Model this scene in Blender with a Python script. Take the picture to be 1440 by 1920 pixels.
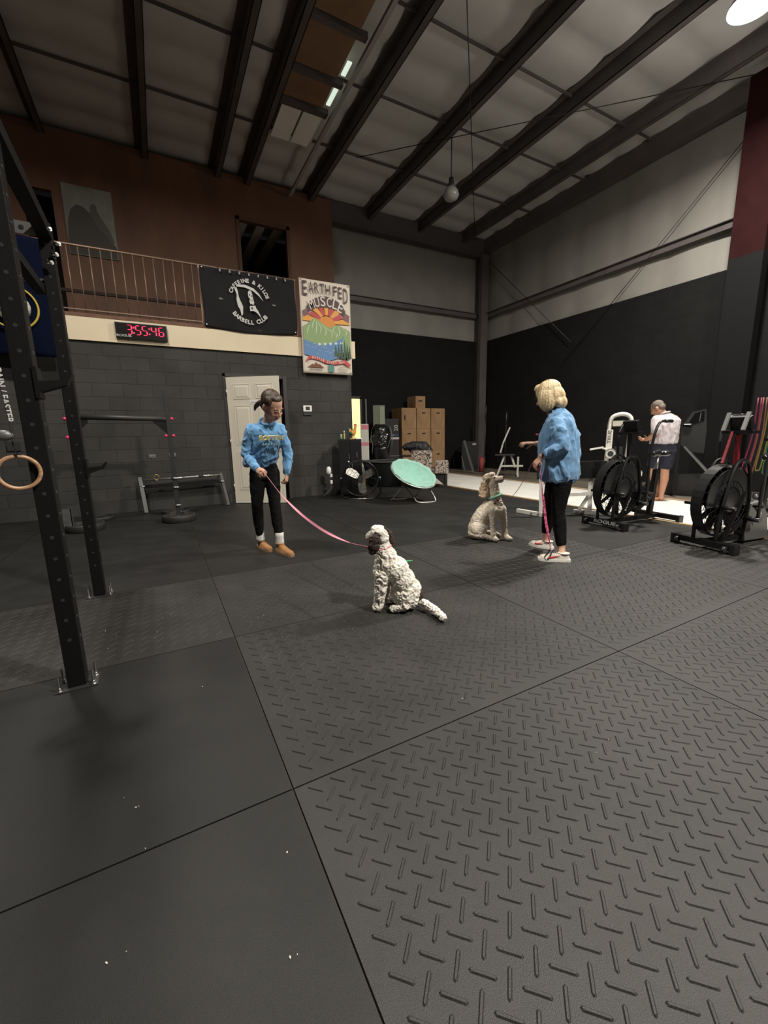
import bpy, bmesh, math, random
from math import pi, sin, cos, radians
from mathutils import Vector, Matrix, noise
random.seed(7)
C = bpy.context.scene.collection
scene = bpy.context.scene
for o in list(bpy.data.objects):
    bpy.data.objects.remove(o)

# ------------------------------------------------------------------ camera
cam_data = bpy.data.cameras.new('camera')
cam = bpy.data.objects.new('camera', cam_data)
C.objects.link(cam)
R_ = Vector((0.8798891, -0.4748300, -0.0182101))
U_ = Vector((0.1035876, 0.1542713, 0.9825833))
F_ = Vector((0.4637507, 0.8664507, -0.1849281))
cam.matrix_world = Matrix(((R_.x, U_.x, -F_.x, 0.0), (R_.y, U_.y, -F_.y, 0.0), (R_.z, U_.z, -F_.z, 1.18), (0, 0, 0, 1)))
cam_data.sensor_fit = 'VERTICAL'
cam_data.sensor_height = 36.0
cam_data.lens = 36.0 * 771.36 / 1920.0
cam_data.clip_start = 0.02
cam_data.clip_end = 100
scene.camera = cam

# ------------------------------------------------------------------ world, exposure, lamps
world = bpy.data.worlds.new('world')
scene.world = world
world.use_nodes = True
world.node_tree.nodes['Background'].inputs[0].default_value = (0.9, 0.95, 1.0, 1)
world.node_tree.nodes['Background'].inputs[1].default_value = 0.012
scene.view_settings.view_transform = 'Standard'
scene.view_settings.look = 'None'
scene.view_settings.gamma = 1.0
scene.view_settings.use_curve_mapping = False
scene.view_settings.exposure = 0.12
# high bay lamps: x, y, z, power of the downward disc, power of the bare bulb
LAMPS = [(6.98, 3.18, 6.28, 540, 62),
         (-0.9, 4.00, 6.40, 260, 0.5),
         (3.2, -1.5, 6.50, 740, 12)]
LAMP_COLOR = (1.0, 0.95, 0.865)

# ------------------------------------------------------------------ materials
MATS = {}
def mat(name, col=(0.5, 0.5, 0.5), rough=0.6, metal=0.0, spec=0.5, bump=0.0, bscale=60, var=0.0, vscale=4, emit=None, estr=1.0, sheen=0.0):
    if name in MATS: return MATS[name]
    m = bpy.data.materials.new(name); m.use_nodes = True
    nt = m.node_tree; N = nt.nodes; L = nt.links
    b = N['Principled BSDF']
    b.inputs['Base Color'].default_value = (*col, 1)
    b.inputs['Roughness'].default_value = rough
    b.inputs['Metallic'].default_value = metal
    b.inputs['Specular IOR Level'].default_value = spec
    if sheen:
        b.inputs['Sheen Weight'].default_value = sheen
    if emit:
        b.inputs['Emission Color'].default_value = (*emit, 1)
        b.inputs['Emission Strength'].default_value = estr
    tc = None
    if var or bump:
        tc = N.new('ShaderNodeTexCoord')
    if var:
        n = N.new('ShaderNodeTexNoise'); n.inputs['Scale'].default_value = vscale; n.inputs['Detail'].default_value = 6
        L.new(tc.outputs['Object'], n.inputs['Vector'])
        r = N.new('ShaderNodeMapRange')
        r.inputs['From Min'].default_value = 0.3; r.inputs['From Max'].default_value = 0.7
        r.inputs['To Min'].default_value = 1 - var; r.inputs['To Max'].default_value = 1 + var
        L.new(n.outputs['Fac'], r.inputs['Value'])
        x = N.new('ShaderNodeVectorMath'); x.operation = 'SCALE'
        x.inputs[0].default_value = col
        L.new(r.outputs['Result'], x.inputs['Scale'])
        L.new(x.outputs['Vector'], b.inputs['Base Color'])
    if bump:
        n2 = N.new('ShaderNodeTexNoise'); n2.inputs['Scale'].default_value = bscale; n2.inputs['Detail'].default_value = 4
        L.new(tc.outputs['Object'], n2.inputs['Vector'])
        bp = N.new('ShaderNodeBump'); bp.inputs['Strength'].default_value = bump; bp.inputs['Distance'].default_value = 0.01
        L.new(n2.outputs['Fac'], bp.inputs['Height'])
        L.new(bp.outputs['Normal'], b.inputs['Normal'])
    MATS[name] = m
    return m

def nodes_of(name, rough=0.7, spec=0.5):
    m = bpy.data.materials.new(name); m.use_nodes = True
    nt = m.node_tree
    b = nt.nodes['Principled BSDF']; b.inputs['Roughness'].default_value = rough
    b.inputs['Specular IOR Level'].default_value = spec
    MATS[name] = m
    return m, nt, nt.nodes, nt.links, b

def block_mat(name, col, axis, offset=(0, 0), bumps=0.6, rough=0.85, lighter=1.12, spec=.2):
    # painted concrete blocks, 16 x 8 inch, mortar grooves pressed in; axis = which wall direction carries the courses
    m, nt, N, L, b = nodes_of(name, rough, spec)
    tc = N.new('ShaderNodeTexCoord')
    sep = N.new('ShaderNodeSeparateXYZ'); L.new(tc.outputs['Object'], sep.inputs[0])
    cmb = N.new('ShaderNodeCombineXYZ')
    L.new(sep.outputs[axis], cmb.inputs['X']); L.new(sep.outputs['Z'], cmb.inputs['Y'])
    br = N.new('ShaderNodeTexBrick')
    br.inputs['Scale'].default_value = 1.0
    br.inputs['Brick Width'].default_value = 0.4064; br.inputs['Row Height'].default_value = 0.2032
    br.inputs['Mortar Size'].default_value = 0.006; br.inputs['Mortar Smooth'].default_value = 0.6
    br.inputs['Color1'].default_value = (*[c * 0.93 for c in col], 1)
    br.inputs['Color2'].default_value = (*[c * lighter for c in col], 1)
    br.inputs['Mortar'].default_value = (*[c * 0.85 for c in col], 1)
    L.new(cmb.outputs[0], br.inputs['Vector'])
    n = N.new('ShaderNodeTexNoise'); n.inputs['Scale'].default_value = 2.2; n.inputs['Detail'].default_value = 7
    L.new(tc.outputs['Object'], n.inputs['Vector'])
    mr = N.new('ShaderNodeMapRange'); mr.inputs['From Min'].default_value = .3; mr.inputs['From Max'].default_value = .7
    mr.inputs['To Min'].default_value = .84; mr.inputs['To Max'].default_value = 1.14
    L.new(n.outputs['Fac'], mr.inputs['Value'])
    sc = N.new('ShaderNodeVectorMath'); sc.operation = 'SCALE'
    L.new(br.outputs['Color'], sc.inputs[0]); L.new(mr.outputs['Result'], sc.inputs['Scale'])
    L.new(sc.outputs['Vector'], b.inputs['Base Color'])
    n2 = N.new('ShaderNodeTexNoise'); n2.inputs['Scale'].default_value = 90; n2.inputs['Detail'].default_value = 5
    L.new(tc.outputs['Object'], n2.inputs['Vector'])
    ma = N.new('ShaderNodeMath'); ma.operation = 'MULTIPLY_ADD'
    L.new(br.outputs['Fac'], ma.inputs[0]); ma.inputs[1].default_value = -2.2
    L.new(n2.outputs['Fac'], ma.inputs[2])
    bp = N.new('ShaderNodeBump'); bp.inputs['Strength'].default_value = bumps; bp.inputs['Distance'].default_value = 0.006
    L.new(ma.outputs[0], bp.inputs['Height']); L.new(bp.outputs['Normal'], b.inputs['Normal'])
    return m

def two_tone(name, c1, c2, scale=6, lo=0.45, hi=0.55, detail=4, rough=0.8, bump=0.0, bscale=50, kind='noise', stretch=(1, 1, 1)):
    m, nt, N, L, b = nodes_of(name, rough)
    tc = N.new('ShaderNodeTexCoord')
    mp = N.new('ShaderNodeMapping'); mp.inputs['Scale'].default_value = stretch
    L.new(tc.outputs['Object'], mp.inputs['Vector'])
    if kind == 'voronoi':
        n = N.new('ShaderNodeTexVoronoi'); out = n.outputs['Distance']
    else:
        n = N.new('ShaderNodeTexNoise'); n.inputs['Detail'].default_value = detail; out = n.outputs['Fac']
    n.inputs['Scale'].default_value = scale
    L.new(mp.outputs[0], n.inputs['Vector'])
    cr = N.new('ShaderNodeValToRGB')
    cr.color_ramp.elements[0].position = lo; cr.color_ramp.elements[0].color = (*c1, 1)
    cr.color_ramp.elements[1].position = hi; cr.color_ramp.elements[1].color = (*c2, 1)
    L.new(out, cr.inputs[0]); L.new(cr.outputs[0], b.inputs['Base Color'])
    if bump:
        n2 = N.new('ShaderNodeTexNoise'); n2.inputs['Scale'].default_value = bscale; n2.inputs['Detail'].default_value = 5
        L.new(tc.outputs['Object'], n2.inputs['Vector'])
        bp = N.new('ShaderNodeBump'); bp.inputs['Strength'].default_value = bump; bp.inputs['Distance'].default_value = 0.01
        L.new(n2.outputs['Fac'], bp.inputs['Height']); L.new(bp.outputs['Normal'], b.inputs['Normal'])
    return m

# ------------------------------------------------------------------ object helpers
def tag(o, label=None, cat=None, group=None, kind=None):
    if label: o['label'] = label
    if cat: o['category'] = cat
    if group: o['group'] = group
    if kind: o['kind'] = kind
    return o
def empty(name, loc=(0, 0, 0), rz=0.0, label=None, cat=None, group=None):
    o = bpy.data.objects.new(name, None); C.objects.link(o)
    o.empty_display_size = 0.1
    o.location = loc; o.rotation_euler = (0, 0, rz)
    return tag(o, label, cat, group)
def facing(name, base, az, label, cat, group=None):
    # local frame: x to the right, -y towards the viewer's side, z up
    return empty(name, base, -radians(az), label, cat, group)
def copy_tree(o, parent=None):
    c = o.copy(); C.objects.link(c)
    if parent: c.parent = parent
    for ch in list(o.children): copy_tree(ch, c)
    return c

def frame_of(p0, p1):
    d = (Vector(p1) - Vector(p0)); l = d.length
    return d.to_track_quat('Z', 'Y').to_matrix().to_4x4(), l

# Several groups are laid out in survey units (eye height 1.26); survey_scale() brings them to metres.
SURVEY = 0.9365
_known = set()
def begin_survey():
    _known.clear(); _known.update(o.name for o in bpy.data.objects)
def survey_scale():
    Sm = Matrix.Diagonal((SURVEY, SURVEY, SURVEY, 1))
    for o in list(bpy.data.objects):
        if o.name in _known or o.parent: continue
        if o.type == 'MESH' and not o.children and o.data.users == 1 and o.matrix_basis == Matrix.Identity(4):
            o.data.transform(Sm)
        else:
            o.location = o.location * SURVEY
            o.scale = o.scale * SURVEY

class MB:
    def __init__(s): s.bm = bmesh.new(); s.mi = 0
    def _fin(s, vs):
        fs = set()
        for v in vs:
            for f in v.link_faces: fs.add(f)
        for f in fs: f.material_index = s.mi
        return s
    def box(s, c, size, rot=None, bev=0.0):
        r = bmesh.ops.create_cube(s.bm, size=1)
        vs = r['verts']
        M = Matrix.Diagonal((*size, 1))
        if rot is not None:
            if isinstance(rot, (int, float)): rot = Matrix.Rotation(rot, 4, 'Z')
            M = rot @ M
        M = Matrix.Translation(c) @ M
        bmesh.ops.transform(s.bm, matrix=M, verts=vs)
        if bev:
            es = list({e for v in vs for e in v.link_edges})
            r2 = bmesh.ops.bevel(s.bm, geom=es, offset=bev, segments=2, affect='EDGES', profile=0.7)
            vs = list({v for f in r2['faces'] for v in f.verts} | {v for v in vs if v.is_valid})
        return s._fin(vs)
    def bb(s, x0, x1, y0, y1, z0, z1, bev=0.0):
        return s.box(((x0 + x1) / 2, (y0 + y1) / 2, (z0 + z1) / 2), (abs(x1 - x0), abs(y1 - y0), abs(z1 - z0)), None, bev)
    def bar(s, p0, p1, w, h=None, bev=0.0, roll=0.0):
        # square tube between two points
        h = h or w
        q, l = frame_of(p0, p1)
        c = (Vector(p0) + Vector(p1)) / 2
        return s.box(c, (w, h, l), q @ Matrix.Rotation(roll, 4, 'Z'), bev)
    def cyl(s, p0, p1, r, r2=None, n=14, caps=True):
        q, l = frame_of(p0, p1)
        c = (Vector(p0) + Vector(p1)) / 2
        g = bmesh.ops.create_cone(s.bm, cap_ends=caps, segments=n, radius1=r, radius2=r if r2 is None else r2, depth=l)
        bmesh.ops.transform(s.bm, matrix=Matrix.Translation(c) @ q, verts=g['verts'])
        for v in g['verts']:
            for f in v.link_faces:
                if len(f.verts) == 4: f.smooth = True
        return s._fin(g['verts'])
    def ball(s, c, r, seg=16, rot=None):
        if isinstance(r, (int, float)): r = (r, r, r)
        g = bmesh.ops.create_uvsphere(s.bm, u_segments=seg, v_segments=max(8, seg * 2 // 3), radius=1)
        M = Matrix.Translation(c) @ (rot or Matrix.Identity(4)) @ Matrix.Diagonal((*r, 1))
        bmesh.ops.transform(s.bm, matrix=M, verts=g['verts'])
        for v in g['verts']:
            for f in v.link_faces: f.smooth = True
        return s._fin(g['verts'])
    def tube(s, pts, r, n=8, closed=False, smooth=True):
        P = [Vector(p) for p in pts]
        k = len(P)
        rs = r if isinstance(r, (list, tuple)) else [r] * k
        rings = []; prev = None
        for i, p in enumerate(P):
            if closed: t = P[(i + 1) % k] - P[i - 1]
            else: t = P[min(i + 1, k - 1)] - P[max(i - 1, 0)]
            if t.length < 1e-9: t = Vector((0, 0, 1))
            t.normalize()
            if prev is None:
                a = Vector((0, 0, 1)) if abs(t.z) < 0.9 else Vector((1, 0, 0))
                nrm = t.cross(a).normalized()
            else:
                nrm = prev - t * prev.dot(t)
                if nrm.length < 1e-6: nrm = t.orthogonal()
                nrm.normalize()
            prev = nrm; bn = t.cross(nrm)
            rings.append([s.bm.verts.new(p + (nrm * cos(2 * pi * j / n) + bn * sin(2 * pi * j / n)) * rs[i]) for j in range(n)])
        m = k if closed else k - 1
        for i in range(m):
            A = rings[i]; B = rings[(i + 1) % k]
            for j in range(n):
                f = s.bm.faces.new((A[j], A[(j + 1) % n], B[(j + 1) % n], B[j])); f.smooth = smooth; f.material_index = s.mi
        if not closed:
            for R in (rings[0][::-1], rings[-1]):
                f = s.bm.faces.new(R); f.material_index = s.mi
        return s
    def loft(s, rings, n=20, smooth=True, caps=True):
        # rings: (x, y, z, rx, ry[, rotz[, tiltx[, tilty]]]) stacked sections
        RR = []
        for q in rings:
            x, y, z, rx, ry = q[:5]; rz = q[5] if len(q) > 5 else 0; tx = q[6] if len(q) > 6 else 0; ty = q[7] if len(q) > 7 else 0
            M = Matrix.Translation((x, y, z)) @ Matrix.Rotation(ty, 4, 'Y') @ Matrix.Rotation(tx, 4, 'X') @ Matrix.Rotation(rz, 4, 'Z')
            RR.append([s.bm.verts.new(M @ Vector((rx * cos(2 * pi * j / n), ry * sin(2 * pi * j / n), 0))) for j in range(n)])
        for A, B in zip(RR, RR[1:]):
            for j in range(n):
                f = s.bm.faces.new((A[j], A[(j + 1) % n], B[(j + 1) % n], B[j])); f.smooth = smooth; f.material_index = s.mi
        if caps:
            for R in (RR[0][::-1], RR[-1]):
                f = s.bm.faces.new(R); f.material_index = s.mi
        return s
    def lathe(s, prof, c=(0, 0, 0), n=24, rot=None, smooth=True):
        RR = []
        M = Matrix.Translation(c) @ (rot or Matrix.Identity(4))
        for (r, z) in prof:
            r = max(r, 1e-4)
            RR.append([s.bm.verts.new(M @ Vector((r * cos(2 * pi * j / n), r * sin(2 * pi * j / n), z))) for j in range(n)])
        for A, B in zip(RR, RR[1:]):
            for j in range(n):
                f = s.bm.faces.new((A[j], A[(j + 1) % n], B[(j + 1) % n], B[j])); f.smooth = smooth; f.material_index = s.mi
        for R in (RR[0][::-1], RR[-1]):
            f = s.bm.faces.new(R); f.material_index = s.mi
        return s
    def prism(s, poly, z0, z1, M=None):
        # 2-D outline extruded along z, then placed with M
        M = M or Matrix.Identity(4)
        a = [s.bm.verts.new(M @ Vector((x, y, z0))) for x, y in poly]
        b = [s.bm.verts.new(M @ Vector((x, y, z1))) for x, y in poly]
        k = len(poly)
        fs = [s.bm.faces.new(a[::-1]), s.bm.faces.new(b)]
        for i in range(k): fs.append(s.bm.faces.new((a[i], a[(i + 1) % k], b[(i + 1) % k], b[i])))
        for f in fs: f.material_index = s.mi
        return s
    def build(s, name, m, parent=None, label=None, kind=None, cat=None, group=None, recalc=True):
        if recalc: bmesh.ops.recalc_face_normals(s.bm, faces=s.bm.faces)
        me = bpy.data.meshes.new(name); s.bm.to_mesh(me); s.bm.free()
        for k in (m if isinstance(m, (list, tuple)) else [m]): me.materials.append(k)
        o = bpy.data.objects.new(name, me); C.objects.link(o)
        if parent: o.parent = parent
        return tag(o, label, cat, group, kind)

def spline(pts, k=6):
    # Catmull-Rom through the points
    P = [Vector(p) for p in pts]; out = []
    Q = [P[0] * 2 - P[1]] + P + [P[-1] * 2 - P[-2]]
    for i in range(1, len(Q) - 2):
        p0, p1, p2, p3 = Q[i - 1], Q[i], Q[i + 1], Q[i + 2]
        for j in range(k):
            t = j / k
            out.append(0.5 * ((2 * p1) + (p2 - p0) * t + (2 * p0 - 5 * p1 + 4 * p2 - p3) * t * t + (3 * p1 - p0 - 3 * p2 + p3) * t ** 3))
    out.append(P[-1]); return out

def text(name, s, size, m, M, parent=None, depth=0.0015, align='CENTER', bold=0.0, xscale=1.0, label=None):
    cu = bpy.data.curves.new(name, 'FONT'); cu.body = s; cu.size = size; cu.extrude = depth; cu.offset = bold
    cu.align_x = align; cu.align_y = 'CENTER'; cu.resolution_u = 3
    t = bpy.data.objects.new(name, cu); C.objects.link(t)
    dg = bpy.context.evaluated_depsgraph_get()
    me = bpy.data.meshes.new_from_object(t.evaluated_get(dg))
    bpy.data.objects.remove(t)
    me.transform(M @ Matrix.Diagonal((xscale, 1, 1, 1)))
    me.materials.clear(); me.materials.append(m)
    o = bpy.data.objects.new(name, me); C.objects.link(o)
    if parent: o.parent = parent
    if label: o['label'] = label
    return o
# a vertical sheet facing -Y: text x -> +X, y -> +Z
def upright(x, y, z, rz=0.0, roll=0.0):
    return Matrix.Translation((x, y, z)) @ Matrix.Rotation(rz, 4, 'Z') @ Matrix.Rotation(pi / 2, 4, 'X') @ Matrix.Rotation(roll, 4, 'Z')

def skin(name, mb, m, parent, voxel=0.006, smooth=4, post=None, label=None, cut=None):
    # fuse overlapping closed shapes into one continuous surface
    bmesh.ops.recalc_face_normals(mb.bm, faces=mb.bm.faces)
    me = bpy.data.meshes.new(name); mb.bm.to_mesh(me); mb.bm.free()
    t = bpy.data.objects.new(name, me); C.objects.link(t)
    rm = t.modifiers.new('r', 'REMESH'); rm.mode = 'VOXEL'; rm.voxel_size = voxel; rm.use_smooth_shade = True
    sm = t.modifiers.new('s', 'SMOOTH'); sm.iterations = smooth; sm.factor = 0.6
    dg = bpy.context.evaluated_depsgraph_get()
    me2 = bpy.data.meshes.new_from_object(t.evaluated_get(dg))
    bpy.data.objects.remove(t)
    if post:
        me2.update()
        nr = [v.normal.copy() for v in me2.vertices]
        for v, n in zip(me2.vertices, nr):
            v.co = post(v.co.copy(), n)
    for p in me2.polygons: p.use_smooth = True
    me2.materials.clear()
    for k in (m if isinstance(m, (list, tuple)) else [m]): me2.materials.append(k)
    if cut:
        for p in me2.polygons: p.material_index = cut(p.center)
    o = bpy.data.objects.new(name, me2); C.objects.link(o)
    if parent: o.parent = parent
    if label: o['label'] = label
    return o
def limb(mb, pts, n=14):
    # pts: ((x,y,z), r) chain with round joints
    for (a, ra) in pts: mb.ball(a, ra, 12)
    for (a, ra), (b, rb) in zip(pts, pts[1:]):
        if (Vector(a) - Vector(b)).length > 1e-4: mb.cyl(a, b, ra, rb, n=n)
# ------------------------------------------------------------------ shared materials
black_metal = mat('black_powder_coat', (0.0065, 0.0065, 0.007), 0.5, 0.0, 0.25, bump=0.15, bscale=200)
satin_black = mat('satin_black_plastic', (0.010, 0.010, 0.011), 0.35)
matte_black = mat('matte_black', (0.008, 0.008, 0.008), 0.8)
dark_grey = mat('dark_grey_metal', (0.05, 0.05, 0.052), 0.4, 0.3)
mid_grey = mat('mid_grey_metal', (0.16, 0.16, 0.16), 0.45, 0.4)
chrome = mat('bright_zinc', (0.75, 0.75, 0.74), 0.22, 1.0)
steel = mat('worn_steel', (0.45, 0.45, 0.44), 0.35, 0.9)
white_metal = mat('white_painted_steel', (0.62, 0.60, 0.55), 0.45, var=0.08, vscale=9)
rubber = mat('black_rubber', (0.018, 0.017, 0.016), 0.62, bump=0.35, bscale=350, var=0.3, vscale=5)
pink_clip = mat('pink_plastic', (0.65, 0.03, 0.12), 0.4)
red_metal = mat("dark_red_metal", (0.16, 0.010, 0.014), 0.4)
white_paint = mat('white_lettering', (0.78, 0.77, 0.74), 0.6)
grey_paint = mat('grey_lettering', (0.42, 0.42, 0.41), 0.6)

def floor_mat(name, col, r0=0.38, r1=0.62):
    m, nt, N, L, b = nodes_of(name, 0.6, 0.4)
    tc = N.new('ShaderNodeTexCoord')
    n = N.new('ShaderNodeTexNoise'); n.inputs['Scale'].default_value = 1.6; n.inputs['Detail'].default_value = 8; n.inputs['Roughness'].default_value = .65
    L.new(tc.outputs['Object'], n.inputs['Vector'])
    cr = N.new('ShaderNodeValToRGB')
    cr.color_ramp.elements[0].position = .32; cr.color_ramp.elements[0].color = (*[c * .7 for c in col], 1)
    cr.color_ramp.elements[1].position = .72; cr.color_ramp.elements[1].color = (*[c * 1.4 for c in col], 1)
    L.new(n.outputs['Fac'], cr.inputs[0])
    sp = N.new('ShaderNodeTexNoise'); sp.inputs['Scale'].default_value = 420; sp.inputs['Detail'].default_value = 2
    L.new(tc.outputs['Object'], sp.inputs['Vector'])
    cr2 = N.new('ShaderNodeValToRGB')
    cr2.color_ramp.elements[0].position = .3; cr2.color_ramp.elements[0].color = (.65, .65, .65, 1)
    cr2.color_ramp.elements[1].position = .75; cr2.color_ramp.elements[1].color = (1.5, 1.48, 1.44, 1)
    L.new(sp.outputs['Fac'], cr2.inputs[0])
    mx = N.new('ShaderNodeVectorMath'); mx.operation = 'MULTIPLY'
    L.new(cr.outputs[0], mx.inputs[0]); L.new(cr2.outputs[0], mx.inputs[1]); L.new(mx.outputs[0], b.inputs['Base Color'])
    mr = N.new('ShaderNodeMapRange'); mr.inputs['To Min'].default_value = r0; mr.inputs['To Max'].default_value = r1
    n3 = N.new('ShaderNodeTexNoise'); n3.inputs['Scale'].default_value = 3.3; n3.inputs['Detail'].default_value = 6
    L.new(tc.outputs['Object'], n3.inputs['Vector'])
    L.new(n3.outputs['Fac'], mr.inputs['Value']); L.new(mr.outputs[0], b.inputs['Roughness'])
    bp = N.new('ShaderNodeBump'); bp.inputs['Strength'].default_value = .35; bp.inputs['Distance'].default_value = .004
    L.new(sp.outputs['Fac'], bp.inputs['Height']); L.new(bp.outputs[0], b.inputs['Normal'])
    return m
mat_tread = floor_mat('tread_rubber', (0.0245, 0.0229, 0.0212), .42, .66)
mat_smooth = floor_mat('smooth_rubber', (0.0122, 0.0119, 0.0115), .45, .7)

# ------------------------------------------------------------------ floor slab and rubber mats (top of mats is z = 0)
MB().bb(-7, 10.6, -6, 15, -0.12, -0.02).build('floor', mat('subfloor', (0.16, 0.13, 0.10), 0.8, var=.3), kind='structure')

TREAD = {}
def mat_mesh(w, d, tread, seed):
    key = (round(w, 3), round(d, 3), tread)
    if key in TREAD: return TREAD[key]
    mb = MB()
    g = 0.003
    mb.bb(g, w - g, g, d - g, -0.02, 0.0)
    if tread:
        s = 0.0808; h = 0.0035 * tread; Lh = 0.033; wd = 0.0058
        nx = int(w / s) + 2; ny = int(d / s) + 2
        for i in range(nx):
            for j in range(ny):
                for k in (0, 1):
                    cx = 0.028 + i * s + k * s / 2; cy = 0.028 + j * s + k * s / 2
                    if cx < 0.03 or cy < 0.03 or cx > w - 0.03 or cy > d - 0.03: continue
                    a = pi / 4 if k == 0 else -pi / 4
                    ux, uy = cos(a), sin(a); px, py = -uy, ux
                    lo = []; hi = []
                    for (l, q) in ((-Lh, 0), (-Lh * .86, -wd), (Lh * .86, -wd), (Lh, 0), (Lh * .86, wd), (-Lh * .86, wd)):
                        lo.append(mb.bm.verts.new((cx + ux * l + px * q, cy + uy * l + py * q, -0.0005)))
                        f = .86; w2 = .42
                        hi.append(mb.bm.verts.new((cx + ux * l * f + px * q * w2, cy + uy * l * f + py * q * w2, h)))
                    mb.bm.faces.new(hi)
                    for a_ in range(6):
                        b_ = (a_ + 1) % 6
                        mb.bm.faces.new((lo[a_], lo[b_], hi[b_], hi[a_]))
    bmesh.ops.recalc_face_normals(mb.bm, faces=mb.bm.faces)
    me = bpy.data.meshes.new('rubber_mat'); mb.bm.to_mesh(me); mb.bm.free()
    me.materials.append(mat_tread if tread else mat_smooth)
    TREAD[key] = me
    return me
XS = [-5.12, -3.32, -1.52, 0.28, 2.08, 3.88, 5.68]
YS = [-1.265, -0.025, 1.215, 2.455, 3.695, 4.935, 6.175, 7.415]
def lay(x0, x1, y0, y1, tread, label):
    o = bpy.data.objects.new('rubber_mat', mat_mesh(x1 - x0, y1 - y0, tread, 0)); C.objects.link(o)
    o.location = (x0, y0, 0)
    tag(o, label, 'floor mat', 'rubber floor mats')
    return o
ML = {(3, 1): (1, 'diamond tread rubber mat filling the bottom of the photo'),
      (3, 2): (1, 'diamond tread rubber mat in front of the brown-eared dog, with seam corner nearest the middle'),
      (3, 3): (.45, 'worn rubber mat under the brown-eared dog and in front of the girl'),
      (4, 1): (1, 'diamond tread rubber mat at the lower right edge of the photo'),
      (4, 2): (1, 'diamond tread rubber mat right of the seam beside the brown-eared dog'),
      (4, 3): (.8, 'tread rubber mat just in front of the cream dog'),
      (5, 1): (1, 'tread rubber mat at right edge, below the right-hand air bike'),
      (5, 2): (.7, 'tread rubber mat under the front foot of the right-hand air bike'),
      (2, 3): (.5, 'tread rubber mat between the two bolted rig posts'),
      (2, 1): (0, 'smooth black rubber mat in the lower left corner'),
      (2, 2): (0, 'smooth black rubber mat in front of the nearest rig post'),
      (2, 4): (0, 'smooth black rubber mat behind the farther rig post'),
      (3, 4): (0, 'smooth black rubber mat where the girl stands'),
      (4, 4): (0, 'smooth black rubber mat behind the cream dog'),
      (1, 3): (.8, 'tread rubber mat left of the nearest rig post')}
for i in range(len(XS)):
    for j in range(len(YS)):
        x0 = XS[i]; x1 = XS[i + 1] if i + 1 < len(XS) else 6.9
        y0 = YS[j]; y1 = YS[j + 1] if j + 1 < len(YS) else 8.655
        if i <= 3 and j == 7 and x1 < 3.5: y1 = 7.83
        if (i, j) == (3, 7): pass
        # only what the view can reach
        if i == 0 and j < 5: continue
        if j == 0: continue
        if i == 1 and j < 3: continue
        if (i == 6 and j < 1): continue
        if i >= 5 and j >= 1:
            edge = 5.645
            x1 = min(x1, edge)
            if x1 - x0 < .05: continue
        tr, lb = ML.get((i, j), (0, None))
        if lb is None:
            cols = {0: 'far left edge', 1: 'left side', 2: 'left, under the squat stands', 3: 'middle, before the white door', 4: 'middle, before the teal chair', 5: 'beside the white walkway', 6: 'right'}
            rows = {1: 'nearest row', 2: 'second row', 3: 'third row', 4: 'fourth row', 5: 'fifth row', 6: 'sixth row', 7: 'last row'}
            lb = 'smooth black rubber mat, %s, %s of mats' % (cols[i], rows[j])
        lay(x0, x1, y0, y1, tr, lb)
lay(3.52, 5.645, 8.655, 11.2, 0, 'large black rubber sheet in the recess behind the fan and tub')

# ------------------------------------------------------------------ walls
blk = block_mat('painted_block_left', (0.047, 0.0455, 0.043), 'X')
blk2 = block_mat('painted_block_dark', (0.0068, 0.0065, 0.0062), 'X', bumps=.4)
blk3 = block_mat('painted_block_dark_side', (0.0062, 0.0060, 0.0060), 'Y', bumps=.4)
YB = 7.83
w = MB()
w.bb(-7, 1.10, YB, YB + .2, -.1, 2.64)
w.bb(1.10, 2.17, YB, YB + .2, 2.26, 2.64)
w.bb(2.17, 3.50, YB, YB + .2, -.1, 2.64)
w.build('wall_left', blk, kind='structure')
MB().bb(3.30, 3.50, YB + .2, 11.1, -.1, 2.64).build('wall_partition', blk3, kind='structure')
# dark room behind the open door
MB().bb(-.6, 3.3, 9.6, 9.7, -.1, 2.7).build('wall_washroom', mat('washroom_wall', (.05, .045, .04), .8), kind='structure')
cream = mat('cream_paint', (0.63, 0.53, 0.37), 0.6, var=.05, vscale=2)
MB().bb(-7, 3.42, YB - .035, YB, 2.64, 2.97).bb(3.42, 3.58, YB - .06, 11.1, 2.66, 2.98).build('trim_1', cream, kind='structure', label='cream fascia board along the loft edge')
MB().bb(-7, 3.5, YB, 11.1, 2.78, 2.94).build('floor_loft', mat('loft_deck', (.16, .09, .05), .8), kind='structure')
MB().bb(-7, 3.5, YB - .04, YB + .06, 2.97, 3.02).build('trim_2', mat('loft_timber', (.13, .06, .03), .7, var=.3, vscale=9), kind='structure', label='brown timber strip above the cream fascia')
# door lining
dl = mat('dark_door_lining', (.035, .03, .027), .6)
MB().bb(1.08, 1.12, YB - .01, YB + .2, 0, 2.27).bb(2.12, 2.19, YB - .02, YB + .2, 0, 2.27).bb(1.08, 2.19, YB - .01, YB + .2, 2.22, 2.27).build('trim_3', dl, kind='structure', label='dark door frame around the white door')

begin_survey()
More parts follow.
